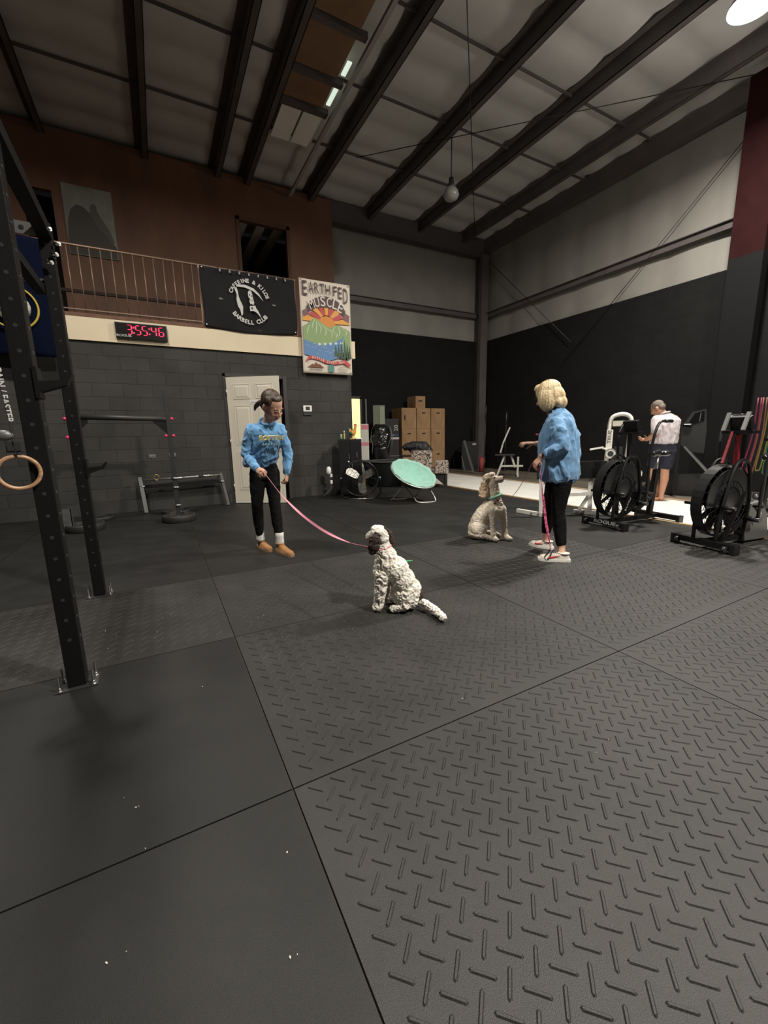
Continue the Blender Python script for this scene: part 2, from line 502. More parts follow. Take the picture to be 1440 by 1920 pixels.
# white walkway: long sheets with timber edging
wl = mat('white_sheet', (0.60, 0.58, 0.54), 0.5, var=.06, vscale=3)
walk = empty('walkway', (0, 0, 0), 0, 'long white walkway sheet with timber edging running beside the air bikes', 'walkway')
MB().bb(6.10, 8.0, -2.0, 11.9, -0.02, 0.012).build('surface', wl, walk)
MB().bb(6.03, 6.10, -2.0, 11.9, -0.02, 0.018).build('timber_edge', mat('edge_timber', (0.30, 0.21, 0.12), .7, var=.2, vscale=8), walk)
MB().bb(8.0, 8.12, -2.0, 11.9, -0.02, 0.02).build('timber_edge', MATS['edge_timber'], walk)
mud = two_tone('scuffed_plywood', (0.04, 0.032, 0.024), (0.10, 0.078, 0.055), 1.7, .35, .65, 8, .8, .2, 30, stretch=(1, .25, 1))
tag(MB().bb(8.12, 10.3, -2.0, 11.9, -0.02, 0.008).build('plywood_floor_strip', mud), 'scuffed brown plywood strip along the right wall behind the walkway', 'flooring')

# back wall, right wall
YR = 12.0; XR = 10.5
insul = mat('insulation_facing', (0.22, 0.207, 0.185), 0.55, bump=.5, bscale=3.0, var=.08, vscale=1.5)
MB().bb(3.3, XR + .2, YR, YR + .2, -.1, 4.42).build('wall_back', blk2, kind='structure')
MB().bb(XR, XR + .2, -6, YR, -.1, 4.42).build('wall_right', blk3, kind='structure')
def quilt(x0, x1, z0, z1, y, step, M=None):
    # vinyl faced batts: gently pillowed between vertical tape seams
    bm = bmesh.new(); nx = max(2, int((x1 - x0) / step * 8)); nz = 6
    V = []
    for i in range(nx + 1):
        x = x0 + (x1 - x0) * i / nx
        col = []
        for j in range(nz + 1):
            z = z0 + (z1 - z0) * j / nz
            d = 0.035 * abs(sin(pi * (x - x0) / step)) ** .6
            col.append(bm.verts.new((x, y - d, z)))
        V.append(col)
    for i in range(nx):
        for j in range(nz):
            f = bm.faces.new((V[i][j], V[i + 1][j], V[i + 1][j + 1], V[i][j + 1])); f.smooth = True
    if M: bmesh.ops.transform(bm, matrix=M, verts=bm.verts)
    me = bpy.data.meshes.new('q'); bm.to_mesh(me); bm.free(); me.materials.append(insul)
    return me
o = bpy.data.objects.new('wall_back_upper', quilt(4.6, XR, 4.38, 7.75, 0, 1.22, Matrix.Translation((0, YR + .1, 0)))); C.objects.link(o); tag(o, kind='structure')
Mr = Matrix.Translation((XR + .1, 0, 0)) @ Matrix.Rotation(-pi / 2, 4, 'Z')
o = bpy.data.objects.new('wall_right_upper', quilt(-YR, 6, 4.38, 7.75, 0, 1.22, Mr)); C.objects.link(o); tag(o, kind='structure')
# enclosure behind the camera and beyond the left edge
dkw = mat('dark_side_wall', (.05, .048, .045), .8)
MB().bb(-7.2, -7, -6, 15, -.1, 7.8).build('wall_far_left', dkw, kind='structure')
MB().bb(-7.2, XR + .2, -6.2, -6, -.1, 7.8).build('wall_front', dkw, kind='structure')

# orange plywood wall of the loft, with a window opening looking into the next bay
orange = two_tone('stained_plywood', (0.105, 0.044, 0.020), (0.165, 0.074, 0.036), 2.2, .3, .7, 8, .6, .1, 20, stretch=(1, 1, .35))
YO = 11.6
o = MB()
o.bb(-7, -1.9, YO, YO + .1, 2.9, 7.5)
o.bb(-1.9, -1.42, YO, YO + .1, 6.32, 7.5)
o.bb(-1.42, 2.27, YO, YO + .1, 2.9, 7.5)
o.bb(2.27, 3.50, YO, YO + .1, 6.55, 7.5)
o.bb(2.27, 3.50, YO, YO + .1, 2.9, 4.1)
o.bb(3.50, 4.77, YO, YO + .1, 2.9, 7.5)
o.build('wall_loft', orange, kind='structure')
MB().bb(4.67, 4.77, YO + .1, 14.8, 2.9, 7.5).bb(-7, 4.77, 14.7, 14.8, 2.9, 7.5).bb(-7, 4.77, YO, 14.8, 2.8, 2.9).build('wall_loft_room', mat('loft_room_board', (.07, .06, .05), .8), kind='structure')
MB().bb(-7, 2.2, YO - .03, YO, 4.40, 4.46).build('trim_4', mat('dark_rail_board', (.03, .015, .01), .7), kind='structure', label='dark chair rail strip on the orange loft wall')
MB().bb(2.22, 2.30, YO - .04, YO + .1, 4.1, 6.6).bb(3.47, 3.55, YO - .04, YO + .1, 4.1, 6.6).bb(2.22, 3.55, YO - .04, YO + .1, 6.52, 6.6).build('window_2', mat('opening_trim', (.10, .045, .022), .7), kind='structure', label='brown framed opening in the orange loft wall')
st = MB()
for k in range(4): st.bb(1.9 + k * .45, 2.12 + k * .45, YO + .25, 14.6, 6.62, 6.68)
st.build('trim_5', mat('joist_cover', (.5, .49, .45), .6), kind='structure', label='pale joist strips seen through the loft opening')
# ceiling: pillowed insulation between straps
bm = bmesh.new(); V = []
ny = 150; nx = 44
for i in range(nx + 1):
    x = -7.2 + i * (XR + 7.4) / nx; row = []
    for j in range(ny + 1):
        y = -6 + j * (21) / ny
        t = (y - 6.4) / 0.8
        row.append(bm.verts.new((x, y, 7.70 - .085 * abs(sin(pi * t)) ** .5 - .01 * noise.noise((x * 1.3, y * 1.3, 0)))))
    V.append(row)
for i in range(nx):
    for j in range(ny):
        f = bm.faces.new((V[i][j], V[i][j + 1], V[i + 1][j + 1], V[i + 1][j])); f.smooth = True
me = bpy.data.meshes.new('ceiling'); bm.to_mesh(me); bm.free()
me.materials.append(mat('roof_insulation', (0.53, 0.525, 0.50), 0.5, bump=.25, bscale=5, var=.06, vscale=2))
o = bpy.data.objects.new('ceiling', me); C.objects.link(o); tag(o, kind='structure')
primer = mat('brown_primer_steel', (0.080, 0.068, 0.066), 0.55, var=.15, vscale=3)
n_tr = 6
def trim(mb, m, label):
    global n_tr
    o = mb.build('trim_%d' % n_tr, m, kind='structure', label=label); n_tr += 1
    return o
def purlin(x, y0=-6, y1=11.85, w=.12, ztop=7.62, zb=7.34):
    # Z section: web, top and bottom flange
    mb = MB()
    mb.bb(x, x + .012, y0, y1, zb, ztop); mb.bb(x, x + w, y0, y1, zb, zb + .012); mb.bb(x + w - .012, x + w, y0, y1, zb, zb + .03)
    mb.bb(x - w, x, y0, y1, ztop - .012, ztop)
    return mb
for x, lb in ((-5.2, 'farthest left'), (-3.35, 'second from left'), (-1.5, 'over the rig'), (.32, 'over the wall clock'), (1.82, 'left of the plywood hatch'), (2.5, 'beside the plywood hatch'), (4.12, 'over the poster'), (5.93, 'over the fan'), (7.65, 'over the cream dog'), (9.35, 'nearest the right wall')):
    trim(purlin(x), primer, 'brown steel roof purlin ' + lb)
trim(MB().bb(10.30, 10.5, -6, 12, 7.22, 7.62), primer, 'brown eave strut along the right wall')
trim(MB().bb(4.77, 10.5, 11.75, 11.98, 7.05, 7.6).bb(4.77, 10.5, 11.68, 11.98, 7.05, 7.08), primer, 'brown end rafter along the top of the back wall')
trim(MB().bb(3.5, 10.4, 11.88, 11.9, 5.16, 5.30).bb(3.5, 10.4, 11.82, 11.9, 5.29, 5.305), primer, 'brown wall girt on the back wall')
trim(MB().bb(10.40, 10.42, -6, 11.9, 5.16, 5.30).bb(10.33, 10.42, -6, 11.9, 5.29, 5.305), primer, 'brown wall girt on the right wall')
redp = mat('red_oxide_paint', (0.016, 0.0045, 0.0045), .8, 0, .05, var=.15)
trim(MB().bb(10.1, 10.4, 11.6, 11.75, 0, 7.1).bb(10.2, 10.45, 11.75, 12, 0, 7.1), primer, 'brown corner column at the far corner')
col = MB()
col.bb(10.17, 10.5, 4.28, 4.44, 4.42, 7.4).bb(9.95, 10.17, 3.9, 4.44, 4.42, 7.4)
trim(col, redp, 'dark red upper part of the right-hand frame column')
trim(MB().bb(10.17, 10.5, 4.28, 4.44, 0, 4.42).bb(9.95, 10.17, 3.9, 4.44, 0, 4.42), mat('column_black', (.009, .0088, .009), .8, 0, .05), 'black painted lower part of the right-hand frame column')
for y, lb in ((6.35, 'nearest'), (8.0, 'middle'), (9.75, 'far')):
    trim(MB().bb(-6.9, 10.4, y, y + .02, 7.55, 7.60), primer, lb + ' thin steel bridging strap across the ceiling')
rod = mat('brace_cable', (.04, .035, .033), .5, .5)
for a, b, lb in (((10.4, 4.4, 6.85), (10.4, 8.4, 3.2), 'diagonal steel brace cable falling left on the right wall'),
                 ((10.4, 11.8, 7.1), (10.4, 8.2, 3.7), 'diagonal steel brace cable falling right from the far corner'),
                 ((4.3, 5.4, 7.3), (9.6, 11.4, 7.3), 'roof brace cable running to the far corner'),
                 ((4.5, 9.4, 7.3), (9.8, 4.3, 7.3), 'roof brace cable crossing over the purlins')):
    tag(MB().cyl(a, b, .009, n=6).build('brace_cable', rod), lb, 'cable', 'steel brace cables')
# plywood patch, pale panels and bright slots beside it
ply = mat('roof_plywood', (0.20, 0.11, 0.06), .7, var=.15, vscale=3)
trim(MB().bb(2.66, 3.42, 5.2, 6.85, 7.44, 7.47), ply, 'brown plywood roof sheet nearest the camera')
trim(MB().bb(2.66, 3.42, 7.0, 7.85, 7.44, 7.47), ply, 'brown plywood roof sheet beside the bright slots')
trim(MB().bb(2.66, 3.42, 8.0, 8.6, 7.44, 7.47), ply, 'small brown plywood roof sheet next to the pale panels')
trim(MB().bb(2.55, 3.55, 7.87, 7.98, 7.38, 7.47).bb(2.55, 3.55, 8.62, 8.76, 7.38, 7.47).bb(2.6, 3.55, 6.87, 6.97, 7.38, 7.47), primer, 'dark battens between the plywood roof sheets')
pale = mat('pale_roof_panel', (.80, .76, .70), .6)
trim(MB().bb(2.70, 3.08, 8.80, 9.75, 7.42, 7.45), pale, 'left pale ceiling panel')
trim(MB().bb(3.12, 3.53, 8.80, 9.75, 7.42, 7.45), pale, 'right pale ceiling panel')
trim(MB().bb(3.56, 3.63, 4.5, 11.5, 7.28, 7.34), mat('duct_rail', (.30, .29, .27), .6), 'grey rail running beside the pale ceiling panels')
sky = mat('skylight_glow', (.8, .85, .75), .5, emit=(0.80, 0.92, 0.78), estr=.75)
MB().bb(3.46, 3.54, 7.46, 7.76, 7.44, 7.46).build('window_3', sky, kind='structure', label='small bright skylight slot nearest the camera')
MB().bb(3.46, 3.54, 7.96, 8.5, 7.44, 7.46).build('window_4', sky, kind='structure', label='longer bright skylight slot')
# tall lit window in the recess
glow = mat('sunlit_blind', (.8, .75, .3), .6, emit=(0.93, 0.90, 0.42), estr=.9)
MB().bb(5.20, 5.62, YR - .04, YR - .01, 1.10, 2.36).build('window_1', glow, kind='structure', label='narrow bright yellow lit window in the dark recess')
trim(MB().bb(5.14, 5.20, YR - .07, YR, 1.04, 2.42).bb(5.62, 5.68, YR - .07, YR, 1.04, 2.42).bb(5.14, 5.68, YR - .07, YR, 2.36, 2.44).bb(5.14, 5.68, YR - .07, YR, 1.02, 1.10), dl, 'dark frame of the bright yellow window')
survey_scale()
# ------------------------------------------------------------------ high bay lamps
lens_m = mat('lamp_lens', (.9, .9, .85), .4, emit=LAMP_COLOR, estr=14)
alu = mat('spun_aluminium', (.55, .55, .54), .3, .9)
def high_bay(x, y, z, pw, bulb, label):
    r = empty('high_bay_lamp', (x, y, z), 0, label, 'lamp', 'high bay lamps')
    MB().lathe([(.05, .34), (.09, .33), (.11, .2), (.24, .06), (.27, 0), (.262, 0), (.23, .06), (.10, .19), (.05, .2)], n=28).build('reflector', alu, r)
    MB().cyl((0, 0, .3), (0, 0, .46), .08, n=16).cyl((0, 0, .46), (0, 0, .9), .012, n=8).build('ballast_housing', dark_grey, r)
    MB().lathe([(.0, -.05), (.12, -.04), (.2, -.005), (.225, .02), (.0, .03)], n=24).build('lens', lens_m, r)
    l = bpy.data.lights.new('lamp_light', 'AREA'); l.shape = 'DISK'; l.size = .5; l.energy = pw; l.color = LAMP_COLOR
    lo = bpy.data.objects.new('lamp_light', l); C.objects.link(lo); lo.parent = r; lo.location = (0, 0, -.07)
    p = bpy.data.lights.new('lamp_spill', 'POINT'); p.energy = bulb; p.color = LAMP_COLOR; p.shadow_soft_size = .15
    po = bpy.data.objects.new('lamp_spill', p); C.objects.link(po); po.parent = r; po.location = (0, 0, -.25)
for q, lb in zip(LAMPS, ('glaring high bay lamp at the top right corner of the ceiling', 'high bay lamp above the rig, out of view at the left', 'high bay lamp behind the viewer')):
    high_bay(*q, lb)
begin_survey()
# unlit pendant globe
r = empty('pendant_lamp', (6.10, 8.06, 6.30), 0, 'small unlit glass pendant lamp hanging on a cord below the purlins', 'lamp')
MB().cyl((0, 0, .3), (0, 0, 1.25), .012, n=6).build('cord', dark_grey, r)
MB().lathe([(.02, .36), (.05, .34), (.06, .22), (.09, .16), (.0, .15)], n=18).build('socket', dark_grey, r)
MB().lathe([(.09, .16), (.15, .08), (.17, 0), (.13, -.07), (.05, -.1), (.0, -.1)], n=20).build('globe', mat('frosted_globe', (.30, .30, .28), .2), r)

survey_scale()
# ------------------------------------------------------------------ open white door
dm = mat('door_paint', (0.66, 0.61, 0.50), 0.45)
ang = radians(-33)
door = empty('door_1', (1.13, YB - .03, 0), ang); tag(door, 'white six-panel door standing ajar behind the girl', None, None, 'structure')
W = .93; H = 2.20; T = .035
mb = MB(); mb.bb(0, W, -T / 2, T / 2, .01, H)
mb.build('slab', dm, door)
mb = MB()
def raised(x0, x1, z0, z1):
    y = -T / 2
    for (a, b, c, d) in ((x0, x1, z0, z0 + .012), (x0, x1, z1 - .012, z1), (x0, x0 + .012, z0, z1), (x1 - .012, x1, z0, z1)):
        mb.bb(a, b, y - .007, y + .001, c, d, .002)
    M = Matrix.Translation((0, y, 0))
    i = .035; v = []
    bmx = mb.bm
    lo = [(x0 + .014, z0 + .014), (x1 - .014, z0 + .014), (x1 - .014, z1 - .014), (x0 + .014, z1 - .014)]
    hi = [(x0 + i + .014, z0 + i + .014), (x1 - i - .014, z0 + i + .014), (x1 - i - .014, z1 - i - .014), (x0 + i + .014, z1 - i - .014)]
    A = [bmx.verts.new((a, y, b)) for a, b in lo]; B = [bmx.verts.new((a, y - .009, b)) for a, b in hi]
    bmx.faces.new(B)
    for k in range(4): bmx.faces.new((A[k], A[(k + 1) % 4], B[(k + 1) % 4], B[k]))
for x0, x1 in ((.115, .415), (.515, .815)):
    raised(x0, x1, 1.83, 2.08); raised(x0, x1, 1.05, 1.72); raised(x0, x1, .25, .92)
mb.build('raised_panels', dm, door)
for z in (.3, 1.1, 1.95):
    MB().cyl((0, -.03, z - .05), (0, -.03, z + .05), .008, n=8).build('hinge', steel, door)
k = MB().lathe([(.028, 0), (.03, .006), (.012, .012), (.012, .035), (.028, .05), (.03, .062), (.018, .074), (0, .076)], (W - .06, -T / 2, 1.0), 16, Matrix.Rotation(pi / 2, 4, 'X'))
k.build('door_knob', steel, door, label='round metal door knob')
sg = MB().bb(.40, .57, -T / 2 - .004, -T / 2, 1.745, 1.80).build('sign', white_paint, door, label='small white sign reading Restroom')
text('lettering', 'Restroom', .033, matte_black, upright(.485, -T / 2 - .0045, 1.772), sg)
sg2 = MB().bb(.60, .70, -T / 2 - .004, -T / 2, 1.735, 1.835).build('sign', grey_paint, door, label='square grey pictogram sign')
pg = MB().ball((.65, -T / 2 - .005, 1.812), (.010, .002, .010)).prism([(-.006, .0), (.006, 0), (.014, .032), (-.014, .032)], 0, .002, upright(.65, -T / 2 - .005, 1.768)).bb(.645, .649, -T / 2 - .006, -T / 2 - .004, 1.745, 1.77).bb(.651, .655, -T / 2 - .006, -T / 2 - .004, 1.745, 1.77)
pg.build('pictogram', matte_black, sg2)

# thermostat
r = empty('thermostat', (2.565, YB, 1.695), 0, 'white wall thermostat with dark display right of the door', 'thermostat')
MB().bb(-.085, .085, -.028, 0, -.058, .058, .014).build('case', mat('white_plastic', (.74, .73, .70), .4), r)
MB().bb(-.038, .042, -.031, -.027, -.03, .035).build('display', mat('lcd_dark', (.05, .05, .05), .3), r)
MB().bb(-.085, .07, -.02, 0, -.125, -.066).build('lower_box', dark_grey, r, label='dark box under the thermostat')
# small sockets on the block wall behind the stands
for x, z, lb in ((-.12, .90, 'chrome wall bolt plate left of the pair behind the squat stands'), (.18, .91, 'chrome wall bolt plate right of the pair behind the squat stands')):
    t = MB().bb(x - .05, x + .05, YB - .006, YB, z - .03, z + .03)
    t.cyl((x - .025, YB - .03, z), (x - .025, YB, z), .012, n=8).cyl((x + .025, YB - .03, z + .005), (x + .025, YB, z + .005), .012, n=8)
    tag(t.build('bolt_plate', steel), lb, 'bolt plate', 'wall bolt plates')

# ------------------------------------------------------------------ wall clock 3:55:46
clk = empty('wall_clock', (-.055, YB - .035, 2.815), 0, 'black digital wall clock with red figures 3:55:46 on the cream fascia', 'clock')
MB().bb(-.35, .35, -.06, 0, -.115, .115, .006).build('case', satin_black, clk)
MB().bb(-.34, .34, -.063, -.058, -.105, .105).build('face', mat('clock_face', (.008, .006, .006), .25), clk)
red = mat('red_led', (.6, .02, .06), .5, emit=(1.0, 0.035, 0.11), estr=1.25)
SEG = {'3': 'abcdg', '5': 'afgcd', '4': 'fgbc', '6': 'afgedc'}
def digit(name, ch, cx):
    mb = MB(); w = .060; h = .130; t = .017
    S = {'a': ((-1, 1), (1, 1)), 'g': ((-1, 0), (1, 0)), 'd': ((-1, -1), (1, -1)), 'f': ((-1, 1), (-1, 0)), 'b': ((1, 1), (1, 0)), 'e': ((-1, 0), (-1, -1)), 'c': ((1, 0), (1, -1))}
    for s in SEG[ch]:
        (x0, z0), (x1, z1) = S[s]
        a = Vector((cx + x0 * w / 2, -.066, .012 + z0 * h / 2)); b = Vector((cx + x1 * w / 2, -.066, .012 + z1 * h / 2))
        d = (b - a).normalized() * .008
        mb.bar(a + d, b - d, t, .006)
    mb.build(name, red, clk)
for ch, cx in zip('355', (-.165, -.05, .04)): digit('digit', ch, cx)
for ch, cx in zip('46', (.165, .265)): digit('digit', ch, cx)
for cx in (-.108, .103):
    for z in (.045, -.03): MB().cyl((cx, -.07, z), (cx, -.062, z), .011, n=10).build('colon_dot', red, clk)
text('maker_lettering', 'ROGUE', .045, grey_paint, upright(-.245, -.0665, -.078), clk, xscale=1.3, bold=.001)

# ------------------------------------------------------------------ loft railing
rl = empty('loft_railing', (0, YB + .03, -.08), 0, 'thin brown steel railing along the edge of the loft', 'railing')
rm = mat('railing_steel', (.20, .13, .09), .45, .4)
MB().cyl((-4, 0, 4.03), (2.48, 0, 4.03), .017, n=8).build('top_rail', rm, rl)
MB().bar((-4, 0, 3.16), (2.48, 0, 3.16), .03, .015).build('bottom_rail', rm, rl)
for k in range(47):
    x = -3.9 + k * .137
    MB().cyl((x, 0, 3.12), (x, 0, 4.02), .0085, n=6).build('baluster', rm, rl)
for x in (-2.4, .86, 2.44): MB().bar((x, 0, 3.08), (x, 0, 4.03), .032).build('post', rm, rl)

# ------------------------------------------------------------------ barbell club flag
def cloth(x0, x1, z0, z1, nx, nz, fn, thick=.004):
    bm = bmesh.new(); F = []
    for side in (0, 1):
        g = []
        for i in range(nx + 1):
            row = []
            for j in range(nz + 1):
                u = i / nx; v = j / nz
                p = fn(u, v)
                row.append(bm.verts.new((x0 + (x1 - x0) * u + p[0], p[1] + side * thick, z0 + (z1 - z0) * v + p[2])))
            g.append(row)
        F.append(g)
    for s, g in enumerate(F):
        for i in range(nx):
            for j in range(nz):
                q = (g[i][j], g[i + 1][j], g[i + 1][j + 1], g[i][j + 1])
                f = bm.faces.new(q if s == 0 else q[::-1]); f.smooth = True
    a, b = F
    for i in range(nx):
        bm.faces.new((a[i + 1][0], a[i][0], b[i][0], b[i + 1][0])); bm.faces.new((a[i][nz], a[i + 1][nz], b[i + 1][nz], b[i][nz]))
    for j in range(nz):
        bm.faces.new((a[0][j], a[0][j + 1], b[0][j + 1], b[0][j])); bm.faces.new((a[nx][j + 1], a[nx][j], b[nx][j], b[nx][j + 1]))
    return bm
def bm_obj(bm, name, m, parent=None, label=None):
    me = bpy.data.meshes.new(name); bm.to_mesh(me); bm.free(); me.materials.append(m)
    o = bpy.data.objects.new(name, me); C.objects.link(o)
    if parent: o.parent = parent
    if label: o['label'] = label
    return o
FY = YB - .055
def flag_wave(u, v):
    # folds fan down from both top corners, hem sags in the middle
    d = -.012 * sin(9 * (u - v * .55) + 1) - .012 * sin(13 * (1 - u - v * .5)) * (1 - v) - .008 * sin(5 * u + 4 * v)
    return (0.012 * sin(6 * v), d, -.05 * sin(pi * u) * (1 - v))
fl = empty('banner_flag', (0, FY, -.08), 0, 'black barbell club flag with white reaper emblem tied to the loft railing', 'flag')
bm_obj(cloth(.865, 2.43, 3.08, 4.0, 48, 28, flag_wave), 'cloth', mat('black_flag_cloth', (.016, .016, .016), .9, 0, .1, bump=.1, bscale=80), fl)
def ring_text(s, cx, cz, R, a0, a1, size, m, parent, y, name, inside=False, bold=.0015):
    n = len(s)
    for i, ch in enumerate(s):
        if ch == ' ': continue
        a = a0 + (a1 - a0) * (i + .5) / n
        x = cx + R * sin(a); z = cz + R * cos(a)
        rot = -a if not inside else -a + pi
        text(name, ch, size, m, upright(x, y, z, 0, rot), parent, bold=bold)
cxf, czf = 1.615, 3.545
em = mat('flag_print', (.50, .49, .47), .8)
ring_text('CAFFEINE & KILOS', cxf, czf, .315, -1.25, 1.35, .085, em, fl, -.028, 'lettering', bold=.003)
ring_text('BARBELL CLUB', cxf, czf, .345, -2.2 + 2 * pi - .0, -4.05 + 2 * pi, .092, em, fl, -.028, 'lettering', True, bold=.003)
text('lettering', 'EST.', .034, em, upright(cxf - .46, -.028, czf - .02), fl)
text('lettering', '2011', .034, em, upright(cxf + .42, -.028, czf - .02), fl)
Mf = upright(cxf, -.03, czf)
e = MB()
e.prism([(-.20, .235), (-.06, .25), (.08, .21), (.17, .13), (.235, .02), (.16, .10), (.07, .165), (-.06, .205), (-.20, .205)], 0, .002, Mf)      # scythe blade
e.prism([(-.235, .16), (-.205, .20), (-.185, .14), (-.175, .05), (-.15, -.02), (-.115, -.10), (-.125, -.22), (-.15, -.255), (-.165, -.16), (-.20, -.10), (-.215, 0), (-.205, .08)], 0, .002, Mf)   # raised arm
e.build('scythe_arm_print', em, fl)
e = MB()
e.prism([(-.02, .135), (.0, .17), (.035, .165), (.05, .12), (.06, .05), (.075, -.02), (.06, -.06), (.03, -.04), (.01, -.05), (-.005, .0), (.01, .04), (-.01, .05), (-.02, .09)], 0, .002, Mf)
e.prism([(.0, -.075), (.05, -.07), (.09, -.06), (.10, -.10), (.13, -.14), (.16, -.20), (.18, -.26), (.14, -.21), (.10, -.17), (.05, -.15), (.0, -.16), (-.005, -.11)], 0, .002, Mf)
e.build('skeleton_print', em, fl)
e = MB()
for q in ((.005, .10), (.04, .085)): e.ball((cxf + q[0], -.033, czf + q[1]), (.011, .002, .013), 10)
e.bb(cxf + .015, cxf + .055, -.034, -.031, czf + .015, czf + .023).bb(cxf + .02, cxf + .045, -.034, -.031, czf - .125, czf - .095)
e.build('eye_sockets', matte_black, fl)
for k in range(8):
    x = 1.17 + .155 * k
    MB().cyl((x, .07, 4.05), (x, -.02, 3.97), .007, n=6).bb(x - .012, x + .012, -.03, -.015, 3.945, 3.985).build('cable_tie', mid_grey, fl)
for x, z in ((.895, 3.10), (2.39, 3.11), (.895, 3.97)):
    MB().lathe([(.0, 0), (.014, 0), (.014, .004), (0, .004)], (x, -.035, z), 10, Matrix.Rotation(pi / 2, 4, 'X')).build('grommet', chrome, fl)

# ------------------------------------------------------------------ EARTH FED MUSCLE banner
ps = empty('banner', (0, YB - .085, -.08), 0, 'tall colourful EARTH FED MUSCLE banner with sun, green mountains and river', 'banner')
px0, px1, pz0, pz1 = 2.50, 3.49, 2.42, 4.05
def poster_wave(u, v): return (0, -.006 * sin(6 * u + 3 * v) - .012 * (1 - v) ** 3 * (u - .2) ** 2, -.012 * (1 - v) * (1 if u < .05 else 0) * 0)
bm_obj(cloth(px0, px1, pz0, pz1, 24, 30, poster_wave), 'sheet', mat('poster_paper', (.56, .49, .41), .6), ps)
PM = upright(px0, -.022, pz0)   # poster units: metres from lower left corner
pw, ph = px1 - px0, pz1 - pz0
def art(name, poly, col, z, parent=ps, rough=.6):
    m = mat('print_%s' % name, col, rough)
    mb = MB(); mb.prism([(a * pw, b * ph) for a, b in poly], z, z + .0006, PM)
    return mb
def art1(name, poly, col, z):
    art(name, poly, col, z).build(name + '_print', MATS['print_' + name], ps)
sunx, sunz = .50, .555
# sky rays, clipped to a dome
cols = [(.62, .27, .045), (.42, .045, .05)]
rays = [MB(), MB()]
nr = 9
for i in range(nr):
    a0 = pi * (i) / nr; a1 = pi * (i + 1) / nr
    R0 = .14; R1 = .36 if i % 2 else .39
    mb = rays[i % 2]
    if i in (0, nr - 1): R1 = .47
    pts = [(sunx * pw + R0 * cos(a0), sunz * ph + R0 * sin(a0)), (sunx * pw + R1 * cos(a0 + .03), sunz * ph + R1 * .86 * sin(a0 + .03)), (sunx * pw + R1 * cos(a1 - .03), sunz * ph + R1 * .86 * sin(a1 - .03)), (sunx * pw + R0 * cos(a1), sunz * ph + R0 * sin(a1))]
    mb.prism(pts, .0005, .0011, PM)
rays[0].build('orange_ray_print', mat('print_orange', cols[0], .6), ps)
rays[1].build('red_ray_print', mat('print_red', cols[1], .6), ps)
art1('sun', [(sunx + .17 * cos(t * pi / 12), sunz - .02 + .095 * sin(t * pi / 12)) for t in range(25)], (.55, .20, .03), .0013)
art1('hill', [(.03, .30), (.03, .50), (.12, .53), (.20, .575), (.27, .60), (.34, .575), (.42, .545), (.50, .52), (.56, .51), (.62, .53), (.70, .545), (.80, .53), (.90, .51), (.97, .485), (.97, .25), (.6, .25)], (.20, .29, .12), .0019)
mb = MB()
for (a, b, c, d) in ((.27, .59, .20, .48), (.29, .57, .27, .42), (.32, .56, .36, .44), (.37, .55, .46, .42), (.66, .53, .60, .45), (.72, .53, .74, .43), (.80, .52, .88, .44), (.15, .52, .10, .42), (.45, .52, .58, .40), (.55, .49, .68, .40)):
    mb.prism([(a * pw, b * ph), (a * pw + .01, b * ph), (c * pw + .02 + .01, (c * 0 + (b + d) / 2) * ph), (c * pw + .006, d * ph), (c * pw, d * ph), (c * pw + .012, (b + d) / 2 * ph)], .0026, .0031, PM)
mb.build('hill_highlight_print', mat('print_pale_green', (.45, .52, .33), .6), ps)
art1('river', [(.03, .20), (.03, .36), (.12, .345), (.25, .325), (.38, .31), (.52, .335), (.66, .36), (.78, .40), (.84, .44), (.80, .36), (.82, .28), (.80, .20), (.5, .14), (.2, .18)], (.09, .19, .36), .0032)
mb = MB()
random.seed(3)
for k in range(26):
    a = random.uniform(.06, .72) * pw; b = random.uniform(.21, .32) * ph; l = random.uniform(.02, .06)
    mb.prism([(a, b), (a + l * .5, b + .012), (a + l, b + .004), (a + l * .5, b + .006)], .0039, .0044, PM)
for k in range(5): mb.prism([(.30 * pw + k * .11, .318 * ph + k * .012), (.33 * pw + k * .11, .338 * ph + k * .012), (.37 * pw + k * .11, .325 * ph + k * .012), (.34 * pw + k * .11, .305 * ph + k * .012)], .0039, .0044, PM)
mb.build('foam_print', mat('print_foam', (.52, .57, .60), .6), ps)
mb = MB()
for a, b, h in ((.66, .20, .13), (.72, .19, .15), (.78, .18, .19), (.85, .17, .22), (.90, .17, .18), (.95, .19, .13)):
    for s in range(4):
        w = (.045 - .009 * s); z = b + h * s / 4.6
        mb.prism([((a - w) * pw, z * ph), ((a + w) * pw, z * ph), (a * pw, (z + h / 2.6) * ph)], .0046 + .0002 * s, .005 + .0002 * s, PM)
mb.build('pine_print', mat('print_pine', (.035, .07, .035), .6), ps)
rb = [(.05, .125), (.12, .185), (.20, .19), (.32, .175), (.45, .15), (.60, .14), (.75, .15), (.85, .165), (.97, .115), (.93, .10), (.97, .07), (.88, .10), (.82, .125), (.72, .115), (.60, .105), (.45, .115), (.32, .14), (.20, .155), (.12, .15), (.07, .11), (.09, .13)]
art1('ribbon', rb, (.42, .05, .045), .0058)
